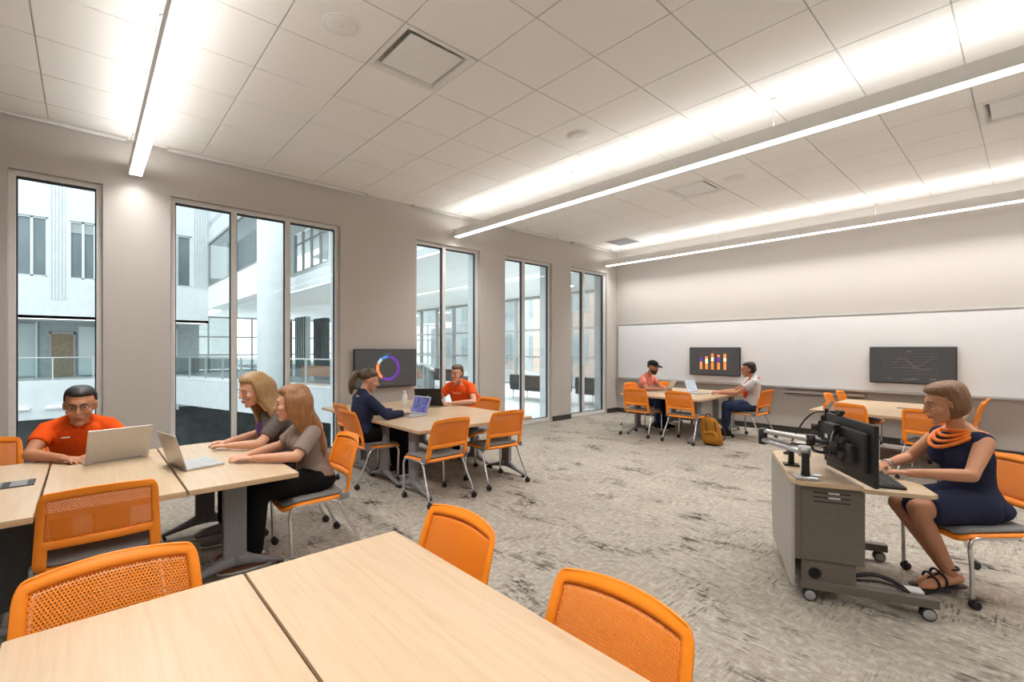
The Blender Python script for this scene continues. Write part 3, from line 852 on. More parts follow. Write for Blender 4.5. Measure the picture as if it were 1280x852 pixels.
chair(2.90, -2.16, 89, 'orange chair seen from behind, beside the mustard backpack', gD)
chair(1.58, -1.36, 0, 'orange chair under the man in the salmon shirt and cap', gD)
chair(1.90, -.62, 0, 'orange chair at the wall side of the table, behind the salmon-shirted man', gD)
chair(3.46, -1.06, 176, 'orange chair under the man in the white and orange shirt', gD)
chair(5.12, -2.15, 88, 'orange chair seen from behind at the empty table, behind the lectern monitors', gE)
chair(5.93, -2.22, 84, 'orange chair seen from behind at the empty table, beside the woman in the navy dress', gE)
chair(4.89, -1.05, 2, 'orange chair at the left end of the empty table, nearer of the two', gE)
chair(4.90, -.42, 0, 'orange chair at the left end of the empty table, nearer the wall', gE)
chair(5.95, -1.0, 182, 'orange chair at the right end of the empty table, nearer of the two', gE)
chair(5.96, -.42, 180, 'orange chair at the right end of the empty table, nearer the wall', gE)
WC = (6.40, -5.32)
chair(WC[0], WC[1], math.degrees(math.atan2(-.72, -.69)), 'orange chair under the woman in the navy dress at the lectern', 'chair at the lectern')

# ------------------------------------------------------------------ tables
ZT = .705
def table_piece(cx, cy, L, W_, rz, label, group, insets=(.15, .15), module=False, panel=False, tall=None):
    """flip-top table, long side along local x; two columns with splayed feet"""
    t = thing('conference_table', label, 'table', (cx, cy, 0), rz, group)
    b = MB(); b.prism(rrect(-L / 2 + .003, -W_ / 2 + .003, L / 2 - .003, W_ / 2 - .003, .006, 2), ZT - .006, ZT, bev=.002); top = b.build('tabletop', M['wood'], t)
    b = MB(); b.prism(rrect(-L / 2 + .002, -W_ / 2 + .002, L / 2 - .002, W_ / 2 - .002, .008, 2), ZT - .032, ZT - .0062, bev=.003); b.build('edge_band', M['edge'], t)
    for s, ins in zip((-1, 1), insets):
        x = s * (L / 2 - ins)
        b = MB(); b.box((x, 0, .40), (.052, .135, .545), bev=.008)
        b.box((x, 0, .66), (.06, W_ - .16, .022), bev=.004)
        lg = b.build('leg', M['grey'], t)
        b = MB()
        for d in (-1, 1):
            secs = [((x, d * .0, .115), .032, .05)]
            rings = []
            for yy_, zc, hw, hh in ((0, .12, .032, .05), (.06, .112, .031, .045), (.12, .09, .029, .032), (.2, .066, .026, .022), (W_ / 2 - .02, .043, .022, .016), (W_ / 2 + .005, .036, .018, .012)):
                rings.append([V((x + hw * math.cos(a), d * yy_, zc + hh * math.sin(a))) for a in [2 * PI * k / 12 for k in range(12)]])
            b.rings(rings)
        b.build('foot', M['grey'], lg)
        for d in (-1, 1):
            b = MB(); b.lathe([(.02, .0), (.024, .004), (.024, .018), (.014, .026), (.01, .04)], (x, d * (W_ / 2 - .02), 0), 14); b.build('glide', M['black'], lg)
    b = MB(); b.box((0, 0, .655), (L - .36, .05, .03), bev=.004); b.build('stretcher_beam', M['grey'], t)
    if panel:
        b = MB(); b.box((L / 2 - .20, 0, .44), (.014, W_ - .01, .46), bev=.003); b.build('modesty_panel', M['blackd'], t)
    if module:
        mx, my, w, d = module
        b = MB(); b.box((mx, my, ZT + .0025), (w, d, .005), bev=.002); pm = b.build('power_module', M['black'], t)
        b = MB(); b.box((mx, my - d * .22, ZT + .0055), (w * .9, d * .3, .003), bev=.001); b.box((mx, my + d * .22, ZT + .0055), (w * .9, d * .3, .003), bev=.001); b.build('socket_strip', M['grey'], pm)
    return t
gt = 'maple tables of the near group', 'maple tables of the left group', 'maple tables under the ring chart', 'maple tables under the bar chart', 'maple tables of the empty group'
table_piece(5.56, -8.713, 1.54, .59, 0, 'maple table in the foreground right of the dark seam, bottom centre', gt[0], (.3, .3))
table_piece(5.56, -9.306, 1.54, .59, 0, 'maple table in the foreground left of the dark seam, bottom left', gt[0], (.3, .3))
table_piece(2.72, -8.70, 1.54, .60, 0, "maple table under the two young women's forearms", gt[1], (.16, .34))
table_piece(2.72, -9.306, 1.54, .60, 0, 'maple table under the laptop of the man in the orange polo', gt[1], (.3, .3))
table_piece(2.72, -9.912, 1.54, .60, 0, 'maple table cut off by the left edge of the picture', gt[1], (.3, .3), module=(-.06, .14, .17, .24), panel=True)
for k, (x, lb) in enumerate(((2.375, 'maple table nearest the camera under the ring chart, two empty chairs along it'), (1.735, 'second maple table from the camera under the ring chart, open purple-screen laptop on it'), (1.095, 'third maple table from the camera under the ring chart, dark laptop on it'), (.455, 'maple table against the wall right below the ring chart monitor'))):
    table_piece(x, -6.265, 1.54, .636, R(90), lb, gt[2], (.13, .13), module=(.16, 0, .16, .12) if k == 2 else False)
for k, (y, lb) in enumerate(((-2.02, 'front maple table under the bar chart, two empty chairs along it'), (-1.38, 'second maple table from the front under the bar chart, two laptops on it'), (-.74, 'rear maple table under the bar chart by the whiteboard'))):
    table_piece(2.45, y, 1.45, .636, 0, lb, gt[3], (.16, .16), module=(.1, .1, .2, .1) if k == 1 else False)
for k, (y, lb) in enumerate(((-2.02, 'front table of the empty maple group behind the lectern'), (-1.38, 'middle table of the empty maple group, black power box on it'), (-.74, 'rear table of the empty maple group by the whiteboard'))):
    table_piece(5.42, y, 1.45, .636, 0, lb, gt[4], (.16, .16), module=(.14, .1, .22, .1) if k == 1 else False)

# ------------------------------------------------------------------ laptops
def laptop(loc, facing, label, W_=.34, D_=.235, tilt=108, body='silver', scr=None, logo=False, keys='key', group='laptops'):
    """origin at the base centre; facing = direction its user looks (degrees from +X)"""
    t = thing('laptop', label, 'laptop', (loc[0], loc[1], loc[2] if len(loc) > 2 else ZT), R(facing - 90), group)
    m = M[body]
    b = MB(); b.prism(rrect(-W_ / 2, -D_ / 2, W_ / 2, D_ / 2, .012, 3), .001, .015, bev=.003); base = b.build('base', m, t)
    b = MB()
    for r in range(5):
        n = 13
        for k in range(n): b.box((-W_ * .42 + (k + .5) * W_ * .84 / n, .075 - r * .021, .0158), (W_ * .84 / n - .003, .017, .0022))
    b.build('keyboard', M[keys], base)
    b = MB(); b.box((0, -.075, .0156), (.10, .06, .0012)); b.build('touchpad', M['grey'] if body != 'silver' else M['silver'], base)
    Mx = Matrix.Translation((0, D_ / 2 - .004, .015)) @ Matrix.Rotation(R(180 - tilt - 90), 4, 'X')
    Mx = Matrix.Translation((0, D_ / 2 - .004, .013)) @ Matrix.Rotation(-R(tilt - 90), 4, 'X')
    b = MB(); b.box((0, 0, D_ / 2), (W_, .007, D_), M=Mx @ Matrix.Identity(4), bev=.002); lid = b.build('lid', m, t)
    b = MB(); b.box((0, -.0042, D_ / 2 + .004), (W_ - .022, .0012, D_ - .03), M=Mx)
    b.build('display', scr or M['screen'], lid)
    b = MB(); b.tube([(-W_ / 2 + .04, D_ / 2 - .004, .013), (W_ / 2 - .04, D_ / 2 - .004, .013)], .006, 8); b.build('hinge', M['grey'], t)
    if logo:
        b = MB(); My = Mx @ Matrix.Translation((0, .0038, D_ / 2)) @ Matrix.Rotation(R(-90), 4, 'X')
        b.lathe([(.024, 0), (.024, .0012), (.019, .0012), (.019, 0)], M=My, n=28)
        b.build('emblem', M['chrome'], lid)
    return t
def scrmat(name, a, c):
    m = mat(name, a, .25); t = NT(m); f = t.noise(t.coord('Object', (9, 2, 5)), 1.4, 3, .5, 1.2)
    col = t.ramp(f, [(.35, a), (.62, c)]); t.l(col, t.bsdf.inputs['Emission Color']); t.bsdf.inputs['Emission Strength'].default_value = .8
    t.bsdf.inputs['Base Color'].default_value = (.02, .02, .03, 1); return m
M['scrp'] = scrmat('purple_blue_display', srgb(38, 42, 100), srgb(104, 92, 168))
M['scrw'] = scrmat('pale_display', srgb(180, 190, 200), srgb(220, 224, 228))
laptop((2.18, -9.28), 11, 'silver laptop of the man in the orange polo, lid back towards the camera', .36, .25, 112, scr=M['scrw'])
laptop((2.80, -8.86), -79, 'open silver laptop in front of the two young women, keyboard visible', .33, .235, 106)
laptop((1.70, -6.55), 96, 'small laptop with purple-blue screen in front of the woman in navy', .32, .22, 110, scr=M['scrp'])
laptop((.95, -5.80), -43, 'dark open laptop with round emblem on its lid', .37, .26, 112, body='black', logo=True, keys='keyd')
laptop((2.02, -1.42), 10, 'open silver laptop in front of the man in the salmon shirt', .35, .24, 118)
laptop((2.68, -1.30), 176, 'open silver laptop in front of the man in the white and orange shirt', .34, .24, 108, scr=M['scrw'])

# ------------------------------------------------------------------ mustard backpack leaning on the table leg
M['must'] = noisy('mustard_canvas', srgb(150, 96, 20), srgb(176, 118, 30), 60, .85, .2)
M['mustd'] = noisy('dark_mustard_trim', srgb(92, 56, 14), srgb(110, 70, 20), 60, .8)
t = thing('backpack', 'mustard yellow backpack standing on the carpet beside the right table leg', 'backpack', (3.32, -2.12, 0), R(12))
t.scale = (.92, .92, .9)
def lean(z): return .10 - .13 * z
b = MB(); rr = []
for z, rx, ry in ((.005, .13, .07), (.02, .155, .095), (.12, .165, .11), (.28, .16, .10), (.38, .14, .085), (.45, .10, .06), (.475, .05, .03)):
    rr.append([V((-.20 * (z - .0) + rx * math.copysign(abs(math.cos(a)) ** .7, math.cos(a)), ry * math.copysign(abs(math.sin(a)) ** .7, math.sin(a)) + .05 * z, z)) for a in [2 * PI * k / 28 for k in range(28)]])
b.rings(rr); b.build('bag_body', M['must'], t)
b = MB(); rr = []
for z, rx, ry in ((.03, .10, .04), (.05, .125, .06), (.15, .13, .065), (.22, .115, .05), (.25, .08, .03)):
    rr.append([V((-.20 * z + rx * math.copysign(abs(math.cos(a)) ** .6, math.cos(a)), -.085 + ry * math.copysign(abs(math.sin(a)) ** .6, math.sin(a)), z)) for a in [2 * PI * k / 24 for k in range(24)]])
b.rings(rr); pk = b.build('front_pocket', M['must'], t)
b = MB(); b.tube(bez([(-.13, -.135, .20), (-.045, -.153, .215), (.05, -.14, .20)], 6), .006, 6); b.build('zip', M['mustd'], pk)
b = MB(); b.tube(bez([(-.13, -.06, .42), (-.10, -.10, .36), (-.09, -.11, .28), (-.07, -.12, .24)], 6), .012, 8, flat=.5); b.tube(bez([(.03, -.07, .42), (.05, -.10, .34), (.06, -.115, .26)], 6), .012, 8, flat=.5); b.build('compression_strap', M['mustd'], t)
b = MB(); b.tube(bez([(-.14, .01, .46), (-.11, .0, .52), (-.06, .01, .52), (-.05, .01, .465)], 6), .010, 8); b.build('top_handle', M['mustd'], t)
b = MB(); b.tube(bez([(.02, .07, .42), (.13, .09, .30), (.16, .10, .14), (.12, .08, .05)], 8), .018, 8, flat=.5); b.build('shoulder_strap', M['mustd'], t)
# white bottle by the wall on the table under the ring chart
t = thing('water_bottle', 'white spray bottle on the table beside the dark laptop', 'bottle', (.86, -6.16, ZT))
b = MB(); b.lathe([(.034, 0), (.037, .006), (.037, .12), (.034, .15), (.018, .18), (.014, .19)], n=24); b.build('bottle_body', M['white'], t)
b = MB(); b.lathe([(.016, .188), (.016, .215), (.010, .22)], n=16); b.build('cap', M['fix'], t)
# ------------------------------------------------------------------ mobile lectern
LU, LV = V((.9, .436, 0)).normalized(), V((-.436, .9, 0)).normalized()
LO = V((5.716, -6.303, 0)); LR = math.atan2(LU.y, LU.x)
lect = thing('lectern', 'mobile lectern desk on casters with maple top and taupe cabinet', 'lectern', LO, LR)
def Lw(x, y, z): return LO + LU * x + LV * y + V((0, 0, z))
b = MB(); b.prism([(0, .05), (.04, .0), (.355, .0), (.305, .46), (.345, .92), (.04, .92), (0, .87)], .692, .72, bev=.004); b.build('front_top', M['wood'], lect)
b = MB(); b.prism([(.36, 0.0), (.66, 0.0), (.70, .03), (.70, .24), (.62, .34), (.60, .46), (.62, .60), (.70, .70), (.70, .90), (.66, .93), (.35, .93), (.31, .46)], .68, .706, bev=.004); b.build('keyboard_top', M['wood'], lect)
# near pedestal
b = MB(); b.box2((.02, .03, .252), (.37, .40, .690), bev=.002); b.box2((.015, .022, .25), (.05, .05, .69), bev=.002); ped = b.build('pedestal', M['taupe'], lect)
b = MB()
for k, z in enumerate((.655, .628, .602)):
    b.box2((.115, .0285, z - .0035), (.30, .032, z + .0035))
b.build('vent_slot', M['black'], ped)
b = MB(); b.box2((.19, .027, .650), (.245, .031, .660)); b.box2((.19, .027, .623), (.25, .031, .633)); b.build('bright_gap', M['chrome'], ped)
b = MB(); b.box2((.02, .52, .252), (.37, .89, .690), bev=.002); b.build('pedestal', M['taupe'], lect)
# front modesty panel, tapering down to the base
b = MB()
Mx = Matrix(((0, 0, 1, 0), (1, 0, 0, 0), (0, 1, 0, 0), (0, 0, 0, 1)))
b.prism([(.02, .09), (.10, .09), (.82, .09), (.90, .30), (.90, .69), (.02, .69)], .0, .018, Mx, bev=.002); b.build('front_panel', M['taupel'], lect)
# base boxes and rails
b = MB(); b.box2((.055, .045, .085), (.33, .30, .25), bev=.003); lb = b.build('base_box', M['taupe'], lect)
b = MB()
My = Matrix.Translation((.125, .044, .17)) @ Matrix.Rotation(R(90), 4, 'X')
b.lathe([(.034, 0), (.034, .004), (.026, .004), (.024, -.0)], M=My, n=24); b.build('cable_grommet', M['black'], lb)
for y in (.06, .84):
    b = MB(); b.box2((.05, y - .03, .075), (.71, y + .03, .125), bev=.004); b.build('base_rail', M['taupe'], lect)
b = MB(); b.box2((.06, .09, .085), (.14, .81, .14), bev=.003); b.build('base_beam', M['taupe'], lect)
for x, y in ((.10, .06), (.665, .06), (.10, .84), (.665, .84)):
    b = MB()
    for s in (-1, 1):
        My = Matrix.Translation((x, y + s * .016, .036)) @ Matrix.Rotation(R(90), 4, 'X')
        b.lathe([(.030, -.009), (.034, -.008), (.036, 0), (.034, .008), (.030, .009)], M=My, n=24)
    b.box((x, y, .06), (.022, .016, .05), bev=.003)
    c = b.build('caster', M['black'], lect)
    b = MB()
    for s in (-1, 1):
        My = Matrix.Translation((x, y + s * .026, .036)) @ Matrix.Rotation(R(90), 4, 'X')
        b.lathe([(.029, -.001), (.029, .001), (.012, .003), (.002, .003)] if s < 0 else [(.029, .001), (.029, -.001), (.012, -.003), (.002, -.003)], M=My, n=24)
    b.build('hub', M['hub'], c)
b = MB(); b.tube(bez([(.34, .10, .17), (.44, .11, .185), (.55, .11, .15), (.64, .12, .06), (.70, .14, .012)], 8), .012, 8); b.tube(bez([(.34, .08, .15), (.46, .08, .16), (.58, .08, .13), (.66, .10, .05)], 8), .008, 8)
b.build('cable_bundle', M['black'], lect)
# power supply lying on the rail end
b = MB(); b.box((.62, .17, .10), (.12, .07, .03), bev=.005); b.build('power_supply', M['white'], lect)

# monitors with their backs to the camera
def scr(c, rz, W_, H_, label, boxes=True):
    t = thing('computer_monitor', label, 'monitor', c, rz, 'computer monitors on the lectern')   # local: screen faces +x, wide along y, origin bottom centre
    b = MB(); b.box((0, 0, H_ / 2), (.022, W_, H_), bev=.005); b.box((-.022, 0, H_ * .52), (.03, W_ * .82, H_ * .66), bev=.012); b.build('rear_shell', M['black'], t)
    b = MB(); b.box((.0118, 0, H_ / 2), (.002, W_ - .02, H_ - .02)); b.build('display', M['screen'], t)
    b = MB(); b.box((-.05, 0, H_ * .5), (.03, .12, .12), bev=.004); b.lathe([(.03, 0), (.03, .05)], M=Matrix.Translation((-.06, 0, H_ * .5)) @ Matrix.Rotation(R(-90), 4, 'Y'), n=16); b.build('mount_plate', M['blackd'], t)
    return t
d1 = V((-.376, .494, 0)).normalized()
r1 = math.atan2(d1.y, d1.x) - PI / 2
c1 = V((6.116, -6.247, 0)) + d1 * .285
m1 = scr((c1.x, c1.y, .74), r1, .56, .345, 'near black monitor on the lectern seen from behind, cables on its back')
d2 = V((-.18, .98, 0)).normalized(); r2 = math.atan2(d2.y, d2.x) - PI / 2
c2 = V((6.116, -6.247, 0)) + d1 * .59 + d2 * .30
m2 = scr((c2.x, c2.y, .76), r2, .56, .345, 'far black monitor on the lectern, mostly hidden behind the near one')
b = MB(); b.box((-.048, .12, .235), (.045, .15, .13), bev=.008); b.box((-.072, .13, .215), (.004, .04, .03)); b.build('cable_box', M['black'], m1)
b = MB(); b.box((-.0745, .13, .215), (.002, .035, .024)); b.build('white_sticker', M['white'], m1)
b = MB()
for p in ([(-.05, .12, .20), (-.10, .06, .12), (-.09, -.02, .13), (-.06, -.06, .22)], [(-.05, .02, .25), (-.11, -.02, .17), (-.08, .1, .09), (-.06, .2, .12)], [(-.05, -.10, .2), (-.09, -.12, .10), (-.05, -.03, .06), (-.06, .14, .07)]):
    b.tube(bez(p, 8), .004, 6)
b.build('cable', M['black'], m1)
b = MB(); b.tube(bez([(-.055, .07, .27), (-.105, .0, .22), (-.10, .03, .12), (-.06, .1, .13)], 8), .003, 6); b.build('cable', M['grey'], m1)
b = MB(); b.box((-.05, -.11, .16), (.03, .07, .10), bev=.006); b.lathe([(.028, 0), (.028, .03)], M=Matrix.Translation((-.055, -.05, .13)) @ Matrix.Rotation(R(-90), 4, 'Y'), n=16); b.build('tilt_joint', M['blackd'], m1)
# webcam on top
wc = m1.matrix_world if False else None
t = thing('webcam', 'small black webcam on the top edge of the near monitor', 'webcam', (c1.x + d1.x * .12, c1.y + d1.y * .12, 1.086), r1)
b = MB(); b.box((0, 0, .022), (.03, .075, .026), bev=.008); b.build('camera_body', M['black'], t)
b = MB(); b.box((-.006, 0, .004), (.034, .035, .012), bev=.003); b.build('clip', M['black'], t)
b = MB(); b.lathe([(.009, 0), (.009, .004), (.004, .006)], M=Matrix.Translation((.015, 0, .022)) @ Matrix.Rotation(R(90), 4, 'Y'), n=14); b.build('camera_lens', M['chrome'], t)

# twin gas-spring monitor arm
ab = V((5.762, -6.215, .72))
t = thing('monitor_arm', 'silver jointed monitor arm clamped to the front edge of the lectern', 'monitor arm', ab)
def A(p): return V(p) - ab
E1 = V((5.44, -5.99, .90)); J1 = V((5.74, -6.16, .868)); J2 = V((5.735, -6.02, .93)); K = V((5.88, -5.98, .905))
b = MB(); b.box((0, 0, .012), (.12, .09, .022), LR, bev=.006); b.box((.05, .03, .028), (.05, .05, .014), LR, bev=.004); b.build('clamp_base', M['alu'], t)
b = MB(); b.lathe([(.026, .02), (.022, .05), (.021, .15), (.024, .16)], n=20); b.build('post', M['black'], t)
def armbar(a, c, w, h, m, nm):
    b = MB(); b.tube([a, a.lerp(c, .06), a.lerp(c, .94), c], [w * .8, w, w, w * .7], 12, True, flat=h * .85); return b.build(nm, m, t)
armbar(A(J1), A(E1 + V((0, 0, -.015))), .026, .8, M['alu'], 'lower_arm')
armbar(A(E1 + V((.0, 0, .045))), A(J2), .024, .8, M['alu'], 'upper_arm')
b = MB(); b.tube([A(E1 + V((0, 0, -.045))), A(E1 + V((0, 0, .06)))], .028, 16); b.build('elbow_joint', M['blackd'], t)
b = MB(); b.tube([A(J1 + V((0, 0, -.02))), A(J1 + V((0, 0, .04)))], .034, 16); b.build('shoulder_joint', M['alu'], t)
b = MB(); b.tube([A(J2 + V((0, 0, -.03))), A(J2 + V((0, 0, .03)))], .026, 14); b.tube([A(J2), A(K)], .014, 10); b.tube([A(K), A(V((c1.x - .06 * math.cos(r1), c1.y - .06 * math.sin(r1), .915)))], .014, 10); b.build('wrist_link', M['blackd'], t)
b = MB(); b.tube(bez([A(J2 + V((0, 0, -.03))), A(J2 + V((.03, .0, -.07))), A(K + V((-.02, 0, -.05))), A(V((c1.x - .07, c1.y - .03, .86)))], 8), .009, 8); b.tube(bez([A(E1 + V((.02, 0, .0))), A(E1.lerp(J2, .5) + V((0, 0, -.03))), A(J2 + V((0, 0, -.04)))], 8), .007, 8); b.build('arm_cable', M['black'], t)
b = MB(); b.box((0, 0, 0), (.19, .03, .012), M=Matrix.Translation(A(E1.lerp(J1, .45) + V((0, 0, .022)))) @ Matrix.Rotation(math.atan2((J1 - E1).y, (J1 - E1).x), 4, 'Z'), bev=.003); b.build('cable_cover', M['chrome'], t)
t = thing('monitor_arm', 'second monitor arm clamp on a black post behind the silver arm', 'monitor arm', Lw(.06, .42, .72))
b = MB(); b.box((0, 0, .006), (.09, .07, .012), LR, bev=.003); b.lathe([(.022, .012), (.018, .03), (.018, .16)], n=18); b.build('post', M['blackd'], t)
b = MB(); b.tube([V((0, 0, .14)), LU * .16 + V((0, 0, .15)), LU * .26 + LV * .1 + V((0, 0, .16))], .018, 10); b.build('link', M['alu'], t)
# gooseneck microphone
mp = Lw(.10, .80, .72)
t = thing('gooseneck_microphone', 'black gooseneck microphone bending over the lectern top', 'microphone', mp)
def at_(p): return V(p) - mp
b = MB(); b.lathe([(.035, 0), (.035, .01), (.014, .02), (.010, .05)], n=20); b.build('mic_base', M['black'], t)
b = MB(); b.tube(bez([(0, 0, .04), LU * .04 + V((0, 0, .14)), LU * .10 + LV * -.02 + V((0, 0, .26)), LU * .16 + LV * -.05 + V((0, 0, .325)), LU * .24 + LV * -.08 + V((0, 0, .335))], 8), .0055, 8); b.build('gooseneck', M['black'], t)
b = MB(); b.tube([LU * .235 + LV * -.078 + V((0, 0, .335)), LU * .30 + LV * -.10 + V((0, 0, .333))], .013, 12, True); b.build('mic_capsule', M['black'], t)
# keyboard
kb = Lw(.51, .26, .706)
t = thing('keyboard', "black keyboard under the hands of the woman in the navy dress", 'keyboard', kb, LR - PI / 2)
b = MB(); b.prism(rrect(-.2, -.065, .2, .065, .01, 3), .001, .016, bev=.003); b.build('keyboard_case', M['black'], t)
b = MB()
for r in range(5):
    for k in range(15): b.box((-.185 + (k + .5) * .37 / 15, .045 - r * .0225, .0175), (.021, .018, .005), bev=.001, seg=1)
b.build('keycaps', M['keyd'], t)
# ------------------------------------------------------------------ people, all seated
def skin(name, c):
    m = noisy(name, tuple(x * .92 for x in c), c, 14, .55, spec=.35)
    m.node_tree.nodes['Principled BSDF'].inputs['Subsurface Weight'].default_value = .06
    m.node_tree.nodes['Principled BSDF'].inputs['Subsurface Radius'].default_value = (.01, .004, .002)
    return m
SK1 = skin('skin_light', srgb(214, 160, 132)); SK2 = skin('skin_tan', srgb(190, 132, 100)); SK3 = skin('skin_medium', srgb(202, 146, 114))
def hairm(name, a, c): return noisy(name, a, c, 10, .5, .5, (14, 14, 1.2), 5, spec=.5, bd=.004)
HB = hairm('black_hair', (.008, .007, .007), (.022, .018, .016)); HBR = hairm('brown_hair', (.05, .027, .014), (.13, .075, .04)); HBL = hairm('blonde_hair', (.24, .135, .05), (.46, .29, .13)); HRD = hairm('red_hair', (.17, .065, .02), (.38, .165, .06)); HBB = hairm('light_brown_hair', (.13, .06, .028), (.30, .16, .08))
def cloth(name, c, k=.8, sc=9): return noisy(name, tuple(x * k for x in c), c, sc, .9, .12, spec=.15)
EYEW = mat('eye_white', (.45, .42, .40), .4); EYED = mat('iris_dark', (.03, .018, .012), .2); LIP = mat('lips', srgb(170, 92, 82), .5)

def hand(b, W_, d, n, side, curl=22, k=1.0):
    """W_ wrist, d pointing along the hand, n the palm-down normal (points away from the palm), side +1 when the thumb leaves along lat"""
    d = V(d).normalized(); n = V(n); n = (n - d * n.dot(d)).normalized(); lat = d.cross(n) * side
    b.tube([W_ - d * .012, W_ + d * .03 * k, W_ + d * .085 * k], [.026 * k, .036 * k, .038 * k], 14, True, flat=.42, up=n)
    for o, L, f in ((.030, .066, .10), (.010, .075, .03), (-.011, .070, -.04), (-.031, .055, -.12)):
        p = W_ + d * .080 * k + lat * o * k; dd = (d + lat * f).normalized(); ax = dd.cross(n).normalized(); pts = [p]
        for q, s in enumerate((.42, .33, .25)):
            a = R(-curl * (q + .4)); dir_ = (Matrix.Rotation(a, 3, ax) @ dd)
            pts.append(pts[-1] + dir_ * L * s * k)
        b.tube(pts, [.0098 * k, .0092 * k, .0086 * k, .0076 * k], 8, True)
    p = W_ + d * .022 * k + lat * .026 * k
    q = p + (d * .6 + lat * .75 - n * .15).normalized() * .036 * k
    b.tube([p, q, q + (d * .9 + lat * .3 - n * .2).normalized() * .034 * k], [.0125 * k, .0105 * k, .0085 * k], 8, True)

def person(label, loc, facing, sk, male=True, top=None, bottom=None, hair=HB, style='short', lean=.10, hipz=.53, neckz=1.0, hy=-.06, tx=0.0, head=(0, .16, 1.135), yaw=0, pitch=0, roll=0,
           elb=((-.27, .16, .75), (.27, .16, .75)), wri=((-.12, .40, .738), (.12, .40, .738)), hdir=None, knee=((-.12, .36, .525), (.12, .36, .525)), ank=((-.11, .38, .09), (.11, .38, .09)),
           sleeve=.55, longs=False, dress=False, shoes=None, vox=.0065, hs=1.07, beard=None, cap=None, glasses=False, foot=None, collar=None, skinfeet=False):
    rz = R(facing - 90)
    t = thing('person', label, 'person', (loc[0], loc[1], 0), rz)
    sw = .178 if male else .155; g = 1.0 if male else .9
    zb = hipz - .07
    def tc(f):     # torso centre line
        return V((tx * f, hy + lean * f ** 1.15, zb + (neckz - zb) * f))
    secs = [(0, .135, .10), (.07, .168, .125), (.2, .168, .122), (.36, .142, .102), (.5, .142, .10), (.68, .166, .108), (.83, .160, .098), (.92, .118, .078), (1.0, .062, .060)]
    def torso(b, e, a=0, z=1.0):
        out = []
        for f, rx, ry in secs:
            if f < a or f > z: continue
            c = tc(f); rx *= (1 if male else .92 if f > .3 else 1.0)
            if not male and .3 < f < .45: rx *= .93
            out.append((tuple(c), rx + e, ry + e))
        b.loft(out, 24)
        if not male:
            c = tc(.70)
            for s in (-1, 1): b.ell((c.x + s * .065, c.y + .085, c.z - .01), (.062 + e, .05 + e, .062 + e))
    sh = [tc(.86) + V((s * sw, 0, .005)) for s in (-1, 1)]
    Mh = Matrix.Translation(V(head)) @ Matrix.Rotation(R(yaw), 4, 'Z') @ Matrix.Rotation(R(roll), 4, 'Y') @ Matrix.Rotation(R(pitch), 4, 'X') @ Matrix.Scale(hs, 4)
    def trap(b, e):
        for i, s in enumerate((-1, 1)):
            c = tc(.99); b.tube([c + V((s * .02, -.012, .012)), c.lerp(sh[i], .45) + V((s * .0, -.01, .006)), sh[i]], [.044 * g + e, .046 * g + e, .050 * g + e], 14, True)
    E = [V(p) for p in elb]; Wv = [V(p) for p in wri]; K = [V(p) for p in knee]; A_ = [V(p) for p in ank]
    b = MB()
    torso(b, 0); trap(b, 0)
    nb = tc(.97); b.tube([nb - V((0, 0, .03)), nb.lerp(Mh @ V((0, -.02, -.06)), .5), Mh @ V((0, -.015, -.03))], [.060 * g, .052 * g, .052 * g], 16)
    # head
    b.ell((0, -.014, .034), (.073, .092, .082), Mh)
    b.loft([((0, .006, .05), .064, .078), ((0, .016, .01), .064, .074), ((0, .021, -.03), .060, .068), ((0, .026, -.065), .050, .058), ((0, .034, -.092), .036, .044), ((0, .044, -.108), .018, .022)], 22, Mh)
    b.tube([Mh @ V((0, .088, .022)), Mh @ V((0, .102, -.004)), Mh @ V((0, .108, -.022))], [.007, .010, .014], 10, True)
    b.ell((0, .074, .030), (.048, .018, .010), Mh); b.ell((0, .080, -.060), (.026, .018, .016), Mh); b.ell((0, .070, -.100), (.022, .018, .014), Mh)
    for s in (-1, 1):
        b.ell((s * .074, -.004, .0), (.010, .019, .032), Mh); b.ell((s * .040, .062, -.022), (.024, .026, .022), Mh)
    for i, s in enumerate((-1, 1)):
        S_, e, w_ = sh[i], E[i], Wv[i]
        b.tube([S_ - V((s * .05, 0, -.005)), S_, S_.lerp(e, .3), S_.lerp(e, .8), e], [.05 * g, .060 * g, .052 * g, .042 * g, .041 * g], 14, True)
        b.tube([e, e.lerp(w_, .25), e.lerp(w_, .75), w_], [.041 * g, .042 * g, .031 * g, .027 * g], 14, True)
        d = V(hdir[i]) if hdir else (w_ - e); d.z = min(d.z, .0) * .6
        hand(b, w_, d, (0, 0, 1), (1 if s < 0 else -1), k=.97 * g + .03)
        hp = V((s * .085, hy + .02, hipz))
        b.tube([hp, hp.lerp(K[i], .5), K[i] - V((0, .03, 0)), K[i]], [.090, .082 * g + .004, .062, .056], 16, True)
        b.tube([K[i], K[i].lerp(A_[i], .3), K[i].lerp(A_[i], .75), A_[i]], [.056, .054 * g, .038, .034], 14, True)
        f = V((foot or (0, 1, 0))); f.normalize(); up = V((0, 0, 1))
        a0 = A_[i]
        b.tube([a0 - f * .045 - up * (a0.z - .05 if a0.z < .12 else .04), a0 + f * .04 - up * (a0.z - .05 if a0.z < .12 else .045), a0 + f * .12 - up * (a0.z - .034 if a0.z < .12 else .065), a0 + f * .165 - up * (a0.z - .028 if a0.z < .12 else .07)], [.034, .040, .036, .024], 14, True, flat=.8, up=up)
    body = b.build('body', sk, t); remesh(body, vox, 3)
